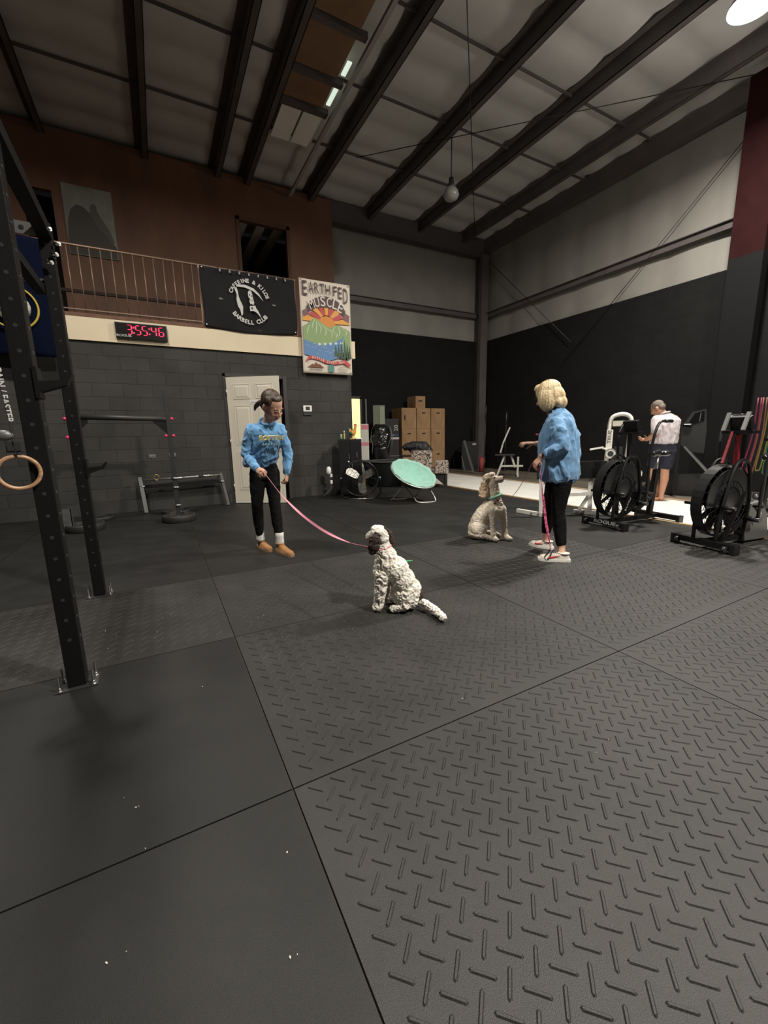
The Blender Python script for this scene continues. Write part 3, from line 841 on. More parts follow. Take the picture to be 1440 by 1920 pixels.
for i, ch in enumerate('BETTER EVERY DAY'):
    if ch == ' ': continue
    u = .19 + .63 * i / 15
    yv = [(.19, .172), (.32, .156), (.45, .133), (.60, .122), (.75, .132), (.85, .146)]
    for (a, b), (c, d) in zip(yv, yv[1:]):
        if a <= u <= c: z = b + (d - b) * (u - a) / (c - a); sl = (d - b) / (c - a) * ph / pw
    text('lettering', ch, .062, mat('print_cream', (.62, .55, .47), .6), PM @ Matrix.Translation((u * pw, z * ph, .0066)) @ Matrix.Rotation(math.atan(sl), 4, 'Z') @ Matrix.Diagonal((.75, 1.1, 1, 1)), ps, depth=.0003, bold=.0008)
def fit_letter(ch, cx, cz, w, h, m, z, rot=0.0, parent=None):
    o = text('lettering', ch, 1.0, m, Matrix.Identity(4), parent or ps, depth=.0004, bold=.004)
    xs_ = [v.co.x for v in o.data.vertices]; ys_ = [v.co.y for v in o.data.vertices]
    x0, x1, y0, y1 = min(xs_), max(xs_), min(ys_), max(ys_)
    o.data.transform(PM @ Matrix.Translation((cx, cz, z)) @ Matrix.Rotation(rot, 4, 'Z') @ Matrix.Diagonal((w / (x1 - x0), h / (y1 - y0), 1, 1)) @ Matrix.Translation((-(x0 + x1) / 2, -(y0 + y1) / 2, 0)))
    return o
brown = mat('print_dark_brown', (.055, .030, .028), .6)
# tall hand-drawn capitals
for ch, u, v0, v1, wd in (('E', .095, .825, .975, .095), ('A', .215, .855, .972, .085), ('R', .325, .860, .970, .085), ('T', .430, .865, .968, .095), ('H', .545, .862, .966, .095), ('F', .690, .858, .962, .080), ('E', .790, .838, .960, .075), ('D', .900, .790, .955, .090)):
    fit_letter(ch, u * pw, (v0 + v1) / 2 * ph, wd, (v1 - v0) * ph, brown, .003)
# MUSCLE on an arched dark band
arc = []
for t in range(13):
    a = radians(152 - t * 124 / 12)
    arc.append((.50 + .44 * cos(a), .585 + .255 * sin(a)))
for t in range(13):
    a = radians(28 + t * 124 / 12)
    arc.append((.50 + .40 * cos(a), .585 + .135 * sin(a)))
art1('arch', arc, (.055, .026, .028), .0034)
art1('left_tail', [(.03, .66), (.14, .70), (.16, .63), (.05, .60)], (.16, .07, .075), .0030)
art1('right_tail', [(.84, .70), (.97, .66), (.95, .585), (.84, .61)], (.16, .07, .075), .0030)
for i, ch in enumerate('MUSCLE'):
    a = radians(131 - i * 82 / 5)
    u = .50 + .44 * cos(a); z = .590 + .195 * sin(a)
    fit_letter(ch, u * pw, z * ph, .095, .165, MATS['print_cream'], .0042, (a - pi / 2) * .55)
art1('logo_mountain', [(.08, .065), (.14, .085), (.18, .105), (.21, .09), (.25, .125), (.29, .10), (.32, .105), (.37, .08), (.42, .065)], (.16, .05, .02), .003)
text('lettering', 'EARTH FED MUSCLE', .032, brown, PM @ Matrix.Translation((.25 * pw, .042 * ph, .003)), ps, depth=.0003, bold=.0008, xscale=.85)
art1('teal_badge', [(.50, .02), (.61, .02), (.61, .10), (.50, .10)], (.07, .20, .19), .003)
for k, s in enumerate(('MADE WITH', 'TENNIS SHOES AND', 'BETTER FOODS')):
    text('lettering', s, .028, brown, PM @ Matrix.Translation((.79 * pw, (.083 - .028 * k) * ph, .003)), ps, depth=.0003, xscale=.8)
for x, z in ((.03, .985), (.97, .985), (.97, .02)):
    MB().cyl((px0 + x * pw, -.026, pz0 + z * ph), (px0 + x * pw, -.014, pz0 + z * ph), .009, n=8).build('grommet', dark_grey, ps)

# ------------------------------------------------------------------ navy flag at the left edge
nv = empty('seal_flag', (0, YB - .30, -.08), 0, 'dark navy flag with a yellow-ringed round seal hanging at the left edge', 'flag')
bm_obj(cloth(-2.5, -1.10, 2.42, 3.95, 30, 24, lambda u, v: (.05 * (1 - v) * u - .02, -.03 * sin(9 * u + 2 * v) - .012 * sin(23 * u), -.02 * u)), 'cloth', mat('navy_cloth', (.003, .005, .015), .9, 0, .04), nv)
tz = 3.01
MB().tube([(-1.52 + .27 * cos(t * pi / 24), -.055, tz + .27 * sin(t * pi / 24)) for t in range(48)], .014, 6, True).build('yellow_ring', mat('yellow_print', (.42, .30, .04), .7), nv)
sl = two_tone('seal_print', (.02, .025, .05), (.42, .40, .36), 14, .45, .55, 5)
MB().lathe([(0, 0), (.19, 0), (.19, .004), (0, .004)], (-1.52, -.052, tz), 32, Matrix.Rotation(pi / 2, 4, 'X')).build('seal', sl, nv, label='round pale seal')

begin_survey()
# ------------------------------------------------------------------ framed picture high on the orange wall
pc = empty('framed_picture', (-.80, YO - .03, 5.83), 0, 'grey picture of an indistinct dark figure pinned high on the orange loft wall', 'picture')
MB().bb(-.44, .44, -.01, .02, -.67, .67).build('print', two_tone('picture_ground', (.17, .175, .145), (.27, .28, .23), 2, .3, .7), pc)
PMc = upright(0, -.012, 0)
MB().prism([(-.43, -.35), (-.40, -.05), (-.33, .18), (-.22, .30), (-.10, .28), (.0, .18), (.10, .05), (.22, -.12), (.34, -.30), (.42, -.42), (.42, -.66), (-.43, -.66)], 0, .002, PMc).build('dark_shape', mat('picture_dark', (.07, .065, .058), .7), pc)
MB().prism([(.02, .30), (.08, .38), (.14, .34), (.15, .22), (.24, .05), (.33, -.10), (.40, -.32), (.36, -.38), (.25, -.20), (.12, -.10), (.06, .08), (.0, .14)], .003, .004, PMc).build('figure_shape', mat('picture_mid', (.10, .095, .075), .7), pc)
survey_scale()
# ------------------------------------------------------------------ pull-up rig at the left
rig = empty('pull_up_rig', (-.47, 2.34, 0), 0, 'tall black steel pull-up rig bolted to the mats at the left', 'rig')
def upright_post(x, y, h, parent, holes=True, name='upright', w=.075, m=None):
    m = m or black_metal
    mb = MB().bb(x - w / 2, x + w / 2, y - w / 2, y + w / 2, .01, h, .004)
    if holes:
        mb.mi = 1; z = .25
        while z < h - .05:
            mb.cyl((x - w / 2 - .001, y, z), (x + w / 2 + .001, y, z), .008, n=10)
            mb.cyl((x, y - w / 2 - .001, z), (x, y + w / 2 + .001, z), .008, n=10)
            z += .1
    mb.build(name, [m, dark_grey], parent)
def foot_plate(x, y, parent, w=.17, d=.12):
    p = MB().bb(x - w / 2, x + w / 2, y - d / 2, y + d / 2, 0, .008, .002).build('base_plate', dark_grey, parent)
    for sx in (-1, 1):
        for sy in (-1, 1):
            bx = x + sx * (w / 2 - .018); by = y + sy * (d / 2 - .018)
            MB().lathe([(.019, .008), (.019, .011), (.0115, .0115), (.0115, .022), (.0058, .0225), (.0058, .078), (.004, .078), (0, .078)], (bx, by, 0), 8, None, False).build('anchor_bolt', chrome, p)
for (x, y) in ((0, 0), (-.05, 1.36)):
    upright_post(x, y, 2.58, rig); foot_plate(x, y, rig)
for (x, y) in ((-1.15, 0), (-1.2, 1.36)):
    upright_post(x, y, 2.58, rig, False)
    foot_plate(x, y, rig)
MB().bar((.0, -1.2, 2.52), (-.05, 1.40, 2.52), .075, .075).build('crossmember', black_metal, rig)
MB().bar((-.10, -1.2, 2.17), (-.12, 1.36, 2.17), .055, .055).build('crossmember', black_metal, rig)
MB().bar((-1.15, -1.2, 2.52), (-1.2, 1.40, 2.52), .075, .075).build('crossmember', black_metal, rig)
pl = MB().bb(-1.2, -.09, 1.305, 1.311, 2.483, 2.557)
pl.mi = 1
for k in range(10): pl.cyl((-.16 - k * .1, 1.301, 2.52), (-.16 - k * .1, 1.312, 2.52), .014, n=8)
pl.build('perforated_crossmember', [mid_grey, matte_black], rig, label='pale perforated flat bar across the top')
MB().cyl((-1.2, 1.36, 2.23), (-.05, 1.36, 2.23), .014, n=12).build('pull_up_bar', chrome, rig, label='bright thin pull-up bar')
for p in ((-.012, 1.31, 2.52), (.0, 1.33, 2.38), (-.03, 1.31, 2.32), (.02, 1.34, 2.45)):
    MB().cyl((p[0] - .02, p[1] - .03, p[2]), (p[0] + .01, p[1] - .055, p[2]), .013, n=6).cyl((p[0] + .01, p[1] - .055, p[2]), (p[0] + .012, p[1] - .062, p[2]), .007, n=8).build('hex_bolt', chrome, rig)
def j_cup(x, y, z, s, parent):
    jb = MB()
    jb.bb(x + .03, x + .045, y - .045, y + .045, z - .06, z + .07)
    jb.prism([(0, -.035), (.10, .0), (.125, .045), (.115, .05), (.09, .02), (0, .012)], -.03, .03, upright(x + .04, y, z))
    jb.build('barbell_hook', black_metal, parent)
j_cup(.0, 0, 1.42, 1, rig); j_cup(-.05, 1.36, .97, 1, rig)

# gymnastic ring on its strap
gr = empty('gymnastic_ring', (-.535, 2.27, 1.05), 0, 'wooden gymnastic ring hanging from a black lettered strap at the left edge', 'gym ring')
wood = two_tone('ring_wood', (.30, .16, .08), (.48, .30, .17), 14, .35, .65, 5, .35, stretch=(1, 1, 4))
MB().tube([(.068 * cos(t * pi / 18), .02 * cos(t * pi / 18), .068 * sin(t * pi / 18)) for t in range(36)], .0085, 10, True).build('wooden_ring', wood, gr)
sm_ = mat('strap_webbing', (.010, .010, .010), .7)
s = MB()
s.bar((0.004, 0, .062), (-.022, -.005, .62), .038, .003).bar((-.022, -.005, .62), (-.05, .05, 1.12), .038, .003)
s.build('strap', sm_, gr)
MB().bb(-.026, .030, -.014, .012, .085, .13, .004).bb(-.02, .024, -.018, -.012, .092, .112).build('cam_buckle', dark_grey, gr)
MB().ball((-.026, -.012, .155), (.034, .018, .022), 12).build('strap_roll', mid_grey, gr, label='grey bundled strap end')
Mt = Matrix.Translation((-.004, -.008, .33)) @ Matrix.Rotation(-.047 , 4, 'Y') @ Matrix.Rotation(pi / 2, 4, 'X') @ Matrix.Rotation(-pi / 2, 4, 'Z')
text('lettering', 'AGAIN / FASTER', .034, white_paint, Mt, gr, depth=.0006, bold=.0006)

begin_survey()
# ------------------------------------------------------------------ squat stands by the block wall
plate_m = mat('bumper_rubber', (.022, .021, .020), .55, bump=.2, bscale=120)
def bumper(x, y, z, rr, name, parent, th=.07, m=None):
    pr = [(.03, 0), (.03, th * .8), (rr * .35, th * .8), (rr * .42, th * .55), (rr * .8, th * .55), (rr * .86, th), (rr * .97, th), (rr, th * .85), (rr, .01), (rr * .97, 0)]
    return MB().lathe(pr, (x, y, z), 32).build(name, m or plate_m, parent)
ss = empty('squat_stand', (-.46, 7.12, 0), 0, 'black two-post squat stand with round bases and pink pins by the block wall', 'squat stand')
for x, h1, y in ((-.585, 2.25, 0), (.615, 1.98, 0)):
    upright_post(x, y, h1, ss, True, 'upright', .06, mat('stand_steel', (.032, .032, .033), .45, .3))
    bumper(x - .0, y - .06, 0, .24, 'round_base', ss, .10)
    for z in (1.30, 1.55):
        MB().cyl((x - .055, y - .01, z), (x + .055, y - .01, z), .013, n=10).ball((x - .05, y - .015, z), .024, 10).ball((x + .05, y - .015, z), .024, 10).build('pink_pin', pink_clip, ss, label='bright pink locking pin')
    for z in (.24, .52, .66):
        MB().cyl((x - .05, y - .04, z), (x + .05, y - .04, z), .012, n=6).build('bolt', chrome, ss)
    MB().prism([(0, 0), (.20 if x < 0 else -.20, .20), (.20 if x < 0 else -.20, .25), (0, .25)], -.015, .015, upright(x, y, 1.30)).build('gusset', black_metal, ss)
MB().cyl((-.56, 0, 1.58), (.59, 0, 1.55), .038, n=14).build('cross_tube', mat('dull_tube', (.028, .027, .026), .5), ss)
# low pair of trestle legs with beams behind
tr = empty('low_rack_frame', (.34, 8.02, 0), 0, 'low grey steel rack frame with two splayed legs and dark beams by the block wall', 'rack frame')
gl = mat('grey_leg_steel', (.12, .12, .12), .5, .3)
MB().bar((-.70, .2, .61), (-.66, .08, .01), .06, .055).build('leg', gl, tr)
MB().bar((.60, .22, .61), (.68, .12, .01), .06, .055).build('leg', gl, tr)
MB().bar((-.70, .21, .44), (.62, .23, .46), .055, .055).build('beam', black_metal, tr)
MB().cyl((-.64, .17, .56), (.60, .19, .58), .016, n=10).build('thin_bar', steel, tr, label='thin bare steel bar')
MB().cyl((-.22, .17, .565), (.0, .17, .568), .026, n=12).build('bar_sleeve', chrome, tr, label='short bright sleeve')
MB().cyl((.24, .18, .575), (.46, .18, .578), .026, n=12).build('bar_sleeve', chrome, tr, label='short bright sleeve')
MB().tube([(-.44 + .04 * cos(t * pi / 6), .15, .60 + .05 * sin(t * pi / 6)) for t in range(12)], .007, 6, True).build('spring_collar', mat('brass_wire', (.4, .3, .1), .4, .8), tr, label='brassy spring collar')
for x in (-.67, .62):
    MB().cyl((x - .04, .15, .46), (x + .04, .15, .46), .015, n=6).build('bolt', chrome, tr)
for x, y, lb in ((-.98, 7.90, 'black rubber plate lying behind the left squat stand base'), (.14, 7.85, 'black rubber plate lying behind the right squat stand base')):
    r = empty('weight_plate', (x, y, 0), 0, lb, 'weight plate', 'plates by the block wall'); bumper(0, 0, 0, .22, 'disc', r, .055)
r = empty('steel_box_section', (-1.22, 7.02, .062), 0, 'short open steel box upright standing on the left squat stand base', 'box section')
MB().bb(-.075, .05, -.05, -.04, 0, .27).bb(-.075, -.065, -.05, .06, 0, .27).bb(.04, .05, -.05, .06, 0, .27).build('wall', mat('scuffed_grey', (.07, .07, .068), .6, var=.3, vscale=15), r)
survey_scale()
# ------------------------------------------------------------------ people
begin_survey()
skin_m = mat('skin_tone', (0.52, 0.30, 0.21), .5, var=.06, vscale=12)
skin_tan = mat('skin_tanned', (0.46, 0.235, 0.145), .55, var=.08, vscale=12)
def P(x, t, z): return Vector((x, -t, z))
def merge(mb, sub, M):
    bmesh.ops.transform(sub.bm, matrix=M, verts=sub.bm.verts)
    me = bpy.data.meshes.new('tmp'); sub.bm.to_mesh(me); sub.bm.free()
    mb.bm.from_mesh(me); bpy.data.meshes.remove(me)
def axes(zdir, ydir):
    z = Vector(zdir).normalized(); x = Vector(ydir).cross(z).normalized(); y = z.cross(x)
    return Matrix(((x.x, y.x, z.x, 0), (x.y, y.y, z.y, 0), (x.z, y.z, z.z, 0), (0, 0, 0, 1)))
def look(p, face, up=(0, 0, 1), s=1.0):
    # head matrix: local -Y looks along face
    y = -Vector(face).normalized(); x = y.cross(Vector(up)).normalized(); z = x.cross(y)
    return Matrix.Translation(p) @ Matrix(((x.x, y.x, z.x, 0), (x.y, y.y, z.y, 0), (x.z, y.z, z.z, 0), (0, 0, 0, 1))) @ Matrix.Diagonal((s, s, s, 1))
def head_shapes(mb, M, male=False):
    h = MB()
    h.ball((0, .012, .028), (.074, .094, .090), 20)
    h.ball((0, -.028, -.02), (.062, .066, .088), 20)
    h.ball((0, -.048, -.083), (.036 + .006 * male, .034, .030), 16)
    h.ball((0, .0, -.06), (.055 + .005 * male, .055, .045), 16)
    h.cyl((0, -.088, .012), (0, -.112, -.026), .008, .0125, n=10); h.ball((0, -.110, -.028), (.014, .012, .011), 12)
    for s in (-1, 1):
        h.ball((s * .012, -.100, -.032), (.009, .010, .008), 10)
        h.ball((s * .034, -.072, -.030), (.022, .018, .022), 12)
        h.ball((s * .030, -.076, .024), (.016, .006, .005), 10)
        h.ball((s * .075, .012, -.010), (.010, .020, .031), 12); h.ball((s * .074, .005, -.034), (.008, .009, .011), 8)
    h.ball((0, -.090, -.057), (.020, .009, .0055), 12); h.ball((0, -.087, -.067), (.017, .009, .0065), 12)
    merge(mb, h, M)
def face_parts(root, M, iris=(.09, .05, .03), brow=None, lips=(.42, .13, .11)):
    ew = mat('eye_white', (.24, .21, .19), .6, 0, .2)
    e = MB()
    for s in (-1, 1): e.ball((s * .029, -.0760, .005), (.0110, .009, .0045), 12)
    bmesh.ops.transform(e.bm, matrix=M, verts=e.bm.verts); e.build('eyes', ew, root)
    e = MB()
    for s in (-1, 1): e.ball((s * .029, -.0855, .004), (.0052, .003, .0050), 10)
    bmesh.ops.transform(e.bm, matrix=M, verts=e.bm.verts); e.build('irises', mat('iris', iris, .2), root)
    if brow:
        e = MB()
        for s in (-1, 1): e.tube([(s * .012, -.094, .024), (s * .03, -.094, .031), (s * .047, -.082, .025)], [.003, .0035, .002], 6)
        bmesh.ops.transform(e.bm, matrix=M, verts=e.bm.verts); e.build('eyebrows', brow, root)
    e = MB(); e.ball((0, -.0985, -.0575), (.018, .003, .0035), 10); e.ball((0, -.0955, -.0655), (.015, .003, .004), 10)
    bmesh.ops.transform(e.bm, matrix=M, verts=e.bm.verts); e.build('lips', mat('lip_tone', lips, .45), root)
def hand_shapes(mb, p, zdir, palm, side, curl=(.35, .45, .3), spread=.07, thumb=(.75, .35, .6), s=1.0, fcurl=None):
    # side=+1: thumb on local +x; palm faces local +y, fingers along +z
    h = MB()
    h.loft([(0, 0, -.02, .026, .019), (0, 0, 0, .028, .017), (.003 * side, 0, .03, .037, .016), (0, 0, .065, .041, .014), (0, 0, .086, .039, .012)], 16)
    for k, (x, L, r) in enumerate(((.030, .070, .0090), (.010, .079, .0092), (-.0105, .073, .0088), (-.029, .057, .0080))):
        a = 0.0; p0 = Vector((x * side, 0, .078)); pts = [(p0, r * 1.05)]
        cc = fcurl[k] if fcurl else curl
        for q, f in enumerate((.46, .30, .24)):
            a += cc[q]
            d = Vector((x * side * spread * 10 * .12, sin(a), cos(a))).normalized()
            p0 = p0 + d * L * f; pts.append((p0, r * (.96, .88, .76)[q]))
        limb(h, pts, 10)
    b = Vector((.026 * side, .004, .018)); d = Vector((thumb[0] * side, thumb[1], thumb[2])).normalized()
    b2 = b + d * .036; d2 = (d + Vector((-.35 * side, .25, .3))).normalized(); b3 = b2 + d2 * .028; b4 = b3 + (d2 + Vector((-.1 * side, .1, .1))).normalized() * .02
    limb(h, [(b, .013), (b2, .0112), (b3, .0098), (b4, .0082)], 10)
    merge(mb, h, Matrix.Translation(p) @ axes(zdir, palm) @ Matrix.Diagonal((s, s, s, 1)))
def folds(A, f, stretch=(1, 1, 1), seed=0.0, grain=0.0):
    def fn(v, n):
        q = Vector((v.x * stretch[0] * f + seed, v.y * stretch[1] * f, v.z * stretch[2] * f))
        r = 1 - abs(noise.noise(q)) * 2.2
        r2 = 1 - abs(noise.noise(q * 2.3 + Vector((5, 3, 1)))) * 2.2
        return v + n * (A * max(-.12, (r * .7 + r2 * .35 - .42)) + (grain * noise.noise(v * 160) if grain else 0))
    return fn
blue = mat('blue_sweatshirt', (0.13, 0.32, 0.57), .85, sheen=.3, bump=.15, bscale=300)
blue2 = mat('faded_blue_sweatshirt', (0.13, 0.275, 0.47), .85, sheen=.3, bump=.15, bscale=300, var=.08, vscale=6)
black_cloth = mat('black_leggings', (0.0065, 0.0065, 0.007), .85, 0, .12)

def shoe(parent, heel, toe, width, h, name, m, sole_m, collar=None, extra=None, label=None, blunt=False):
    # one shoe: sole and upper; heel/toe are ground points
    a = Vector(heel); b = Vector(toe); d = b - a; L = d.length; ang = math.atan2(d.y, d.x)
    M = Matrix.Translation(a) @ Matrix.Rotation(ang, 4, 'Z')
    s = MB(); n = 22; prof = []
    for i in range(n):
        u = (1 - cos(pi * i / (n - 1))) / 2
        wv = width / 2 * (sin(pi * min(1, u * .93 + .05)) ** .42) * (.86 + .22 * u if not blunt else .95)
        prof.append((u * L, wv))
    outline = prof + [(x, -w_) for x, w_ in prof[::-1]]
    s.prism(outline, 0, .022)
    s.prism([(L / 2 + (x - L / 2) * .985, y * .96) for x, y in outline], .022, .030)
    merge2 = MB(); merge(merge2, s, M)
    up = MB()
    k = width / .095
    up.loft([(L * .47, 0, .018, L * .46, width * .44), (L * .47, 0, .035, L * .455, width * .43), (L * .44, 0, .055, L * .40, width * .36), (L * .34, 0, .072, L * .27, width * .33), (L * .24, 0, h * .85, L * .19, width * .33), (L * .21, 0, h, L * .165, width * .35)], 24)
    up.ball((L * .78, 0, .030), (L * .19, width * .40, .034), 16)
    up2 = MB(); merge(up2, up, M)
    root = skin(name, up2, m, parent, .005, 6, None, label)
    merge2.build('sole', sole_m, root)
    if extra: extra(root, M, L, width, h)
    return root

# ---- girl in blue with a pink leash
girl = facing('person', (1.038, 4.629, 0), 12.64, 'girl in light blue sweatshirt and tan slippers leaning forward, holding the pink leash', 'person')
FD = Vector((.45, -.89, 0))
Hm = look(P(.078, .345, 1.562), (.60, -.62, -.66), (.12, -.45, 1), 1.20)
b = MB()
head_shapes(b, Hm)
b.loft([(-.03, .02, .82, .135, .095, .47), (-.045, .02, .90, .148, .10, .47), (-.045, -.02, 1.0, .118, .085, .47, .25), (-.02, -.11, 1.15, .128, .09, .47, .4), (-.0, -.18, 1.27, .142, .095, .47, .5), (.01, -.22, 1.36, .125, .08, .47, .55), (.02, -.24, 1.41, .06, .055, .47, .5)])
limb(b, [(P(.0, .20, 1.35), .055), (P(.035, .25, 1.44), .052), (P(.06, .30, 1.51), .052)])
limb(b, [(P(-.13, .24, 1.335), .045), (P(-.205, .17, 1.10), .032), (P(-.125, .29, .955), .026)])
limb(b, [(P(.135, .14, 1.335), .045), (P(.205, .09, 1.09), .032), (P(.185, .14, .87), .026)])
hand_shapes(b, P(-.118, .30, .942), (.75, -.45, -.55), (.3, .5, -.4), 1, (.7, .9, .6), s=1.0, thumb=(.55, .45, .75))
hand_shapes(b, P(.186, .143, .857), (-.12, -.15, -.95), (-.75, .35, 0), -1, (.75, .95, .7), s=1.0, thumb=(.5, .6, .65))
limb(b, [(P(-.115, .0, .86), .080), (P(-.147, .03, .53), .048), (P(-.150, -.02, .34), .044), (P(-.146, -.03, .19), .032), (P(-.140, -.05, .10), .032)])
limb(b, [(P(.025, -.02, .86), .080), (P(.040, .09, .53), .048), (P(.050, .12, .34), .044), (P(.062, .17, .19), .032), (P(.070, .19, .10), .032)])
skin('body', b, skin_m, girl, .0055, 5)
face_parts(girl, Hm, (.06, .035, .02), mat('dark_brow', (.05, .03, .02), .8), (.36, .11, .10))
s = MB()
s.loft([(-.085, .03, .955, .176, .134, .47, .15), (-.08, .01, .99, .190, .146, .47, .2), (-.055, -.05, 1.08, .188, .144, .47, .35), (-.03, -.11, 1.17, .180, .134, .47, .42), (-.005, -.165, 1.26, .174, .128, .47, .5), (.005, -.205, 1.345, .155, .108, .47, .55), (.012, -.225, 1.40, .10, .08, .47, .5), (.018, -.238, 1.42, .075, .065, .47, .5)], 28)
limb(s, [(P(-.125, .235, 1.33), .068), (P(-.18, .20, 1.21), .058), (P(-.212, .17, 1.10), .055), (P(-.175, .22, 1.02), .047), (P(-.140, .275, .968), .037), (P(-.130, .285, .955), .036)])
limb(s, [(P(.130, .145, 1.335), .068), (P(.178, .11, 1.21), .058), (P(.210, .09, 1.09), .052), (P(.205, .11, 1.0), .047), (P(.192, .135, .91), .040), (P(.188, .14, .88), .035)])
sw = skin('sweatshirt', s, blue, girl, .0065, 4, folds(.022, 8.5, (1.1, 1.1, .9), 3.1))
# cuffs and collar
MB().tube([P(.018, .240, 1.412) + Vector((.074 * cos(t * pi / 12), .062 * sin(t * pi / 12) - .01, (.038 * sin(t * pi / 12)) - .012 * cos(t * pi / 12))) for t in range(24)], .009, 8, True).build('collar', mat('blue_rib', (.10, .25, .46), .9), sw)
MB().cyl(P(-.139, .277, .967), P(-.124, .293, .948), .036, .033, n=16).build('cuff', blue, sw)
MB().cyl(P(.191, .135, .905), P(.1865, .142, .868), .038, .035, n=16).build('cuff', blue, sw)
# faded chest lettering, laid along the chest
Mc = Matrix.Translation(P(.050, .315, 1.245)) @ Matrix.Rotation(.47, 4, 'Z') @ Matrix.Rotation(pi / 2 + .5, 4, 'X')
text('lettering', 'BOSTON', .068, mat('yellow_print2', (.62, .55, .28), .8), Mc, sw, depth=.006, bold=.003, xscale=1.0)
Mc2 = Matrix.Translation(P(.048, .292, 1.185)) @ Matrix.Rotation(.47, 4, 'Z') @ Matrix.Rotation(pi / 2 + .5, 4, 'X')
g_ = MB()
for k in range(7): g_.prism([(-.105 + .031 * k, -.004), (-.09 + .031 * k, .014 + .006 * (k % 2)), (-.078 + .031 * k, -.004), (-.09 + .031 * k, -.016)], -.004, .006, Mc2)
g_.build('faded_print', mat('faded_green_print', (.20, .36, .42), .85), sw)
# leggings
s = MB()
s.loft([(-.03, .02, .80, .145, .105, .47), (-.045, .02, .90, .160, .112, .47), (-.055, -.02, 1.0, .138, .10, .47, .2), (-.045, -.05, 1.07, .135, .098, .47, .3)], 24)
limb(s, [(P(-.115, .0, .86), .093), (P(-.135, .02, .70), .080), (P(-.147, .03, .53), .061), (P(-.150, -.02, .36), .060), (P(-.146, -.03, .185), .043)])
limb(s, [(P(.025, -.02, .86), .093), (P(.035, .04, .70), .078), (P(.040, .09, .53), .061), (P(.050, .12, .36), .060), (P(.062, .17, .185), .043)])
skin('leggings', s, black_cloth, girl, .006, 5, folds(.005, 14))
# hair: smooth cap drawn back to a low tail
hair_brown = two_tone('brown_hair', (.030, .017, .010), (.095, .058, .034), 30, .35, .7, 4, .42, .5, 90, stretch=(1, 1, .25))
h = MB()
hh = MB()
hh.ball((0, .034, .044), (.080, .088, .084), 20); hh.ball((0, .062, -.012), (.066, .058, .075), 16); hh.ball((0, -.012, .084), (.056, .052, .034), 16)
for s_ in (-1, 1): hh.ball((s_ * .054, .008, .050), (.030, .052, .046), 14)
merge(h, hh, Hm)
skin('hair', h, hair_brown, girl, .005, 14, lambda v, n: v + n * .0015 * noise.noise(Vector((v.x * 70, v.y * 70, v.z * 16))))
tl = MB()
tl.tube(spline([Hm @ Vector((0, .095, -.035)), Hm @ Vector((-.01, .135, -.06)), Hm @ Vector((-.02, .16, -.11)), Hm @ Vector((-.02, .165, -.16))], 5), [.020, .022, .024, .026, .027, .027, .027, .026, .025, .024, .022, .019, .016, .013, .010, .004], 10)
tl.build('ponytail', hair_brown, girl)
# slippers and socks
suede = mat('tan_suede', (.29, .125, .035), .9, sheen=.15, var=.12, vscale=18)
sole_t = mat('tan_sole', (.27, .17, .09), .8)
for nm, heel, toe in (('slipper_boot', P(-.172, -.145, 0), P(-.035, .155, 0)), ('slipper_boot', P(.03, .12, 0), P(.185, .43, 0))):
    def ex(root, M, L, w, hgt):
        MB().tube([M @ Vector((L * .215 + L * .165 * cos(t * pi / 10), w * .36 * sin(t * pi / 10), hgt - .004)) for t in range(20)], .008, 6, True).build('collar_band', suede, root)
    shoe(girl, heel, toe, .112, .105, nm, suede, sole_t, extra=ex)
sock = mat('white_sock', (.66, .64, .60), .9, bump=.3, bscale=90)
MB().lathe([(.045, .09), (.046, .12), (.043, .16), (.045, .175), (.044, .205), (.040, .206)], (-.143, .04, 0), 18).build('sock', sock, girl)
MB().lathe([(.045, .09), (.046, .12), (.044, .16), (.046, .18), (.045, .22), (.040, .221)], (.066, -.180, 0), 18).build('sock', sock, girl)

# ---- woman in blue, seen from her left side
wom = facing('person', (3.478, 2.811, 0), 51.05, 'blonde woman in long blue sweatshirt and white trainers standing over the cream dog', 'person')
Hw = look(P(-.120, 0, 1.605), (-.86, .30, -.42), (-.18, .05, 1), 1.1)
b = MB()
head_shapes(b, Hw)
b.loft([(.03, .02, .78, .125, .15), (.035, .02, .88, .135, .165), (.02, .0, 1.0, .125, .145), (.01, .0, 1.15, .125, .155, 0, 0, -.05), (-.01, 0, 1.28, .12, .175, 0, 0, -.2), (-.035, 0, 1.37, .095, .15, 0, 0, -.3), (-.05, 0, 1.42, .06, .06)])
limb(b, [(P(-.045, 0, 1.37), .06), (P(-.075, 0, 1.46), .055), (P(-.10, 0, 1.53), .055)])
limb(b, [(P(-.03, .17, 1.33), .055), (P(.045, .21, 1.12), .045), (P(-.085, .21, 1.06), .036), (P(-.145, .20, 1.025), .027)])
limb(b, [(P(-.05, -.17, 1.33), .055), (P(.0, -.21, 1.12), .045), (P(-.12, -.14, 1.13), .036), (P(-.215, -.11, 1.14), .027)])
hand_shapes(b, P(-.150, .198, 1.018), (-.62, -.0, -.78), (.55, .5, -.3), -1, (.45, .6, .4), s=1.0, thumb=(.5, .5, .8))
hand_shapes(b, P(-.225, -.11, 1.141), (-.98, 0, .06), (0, .15, -1), 1, (.12, .25, .2), s=1.05, thumb=(.35, .75, .7), fcurl=((.05, .2, .2), (.2, .35, .3), (.35, .5, .4), (.5, .6, .4)))
limb(b, [(P(.055, .09, .82), .085), (P(.03, .10, .49), .052), (P(.055, .10, .34), .048), (P(.085, .14, .11), .036), (P(.085, .17, .06), .036)])
limb(b, [(P(.0, -.10, .82), .085), (P(-.055, -.17, .49), .052), (P(-.06, -.21, .34), .048), (P(-.075, -.25, .11), .036), (P(-.07, -.25, .06), .036)])
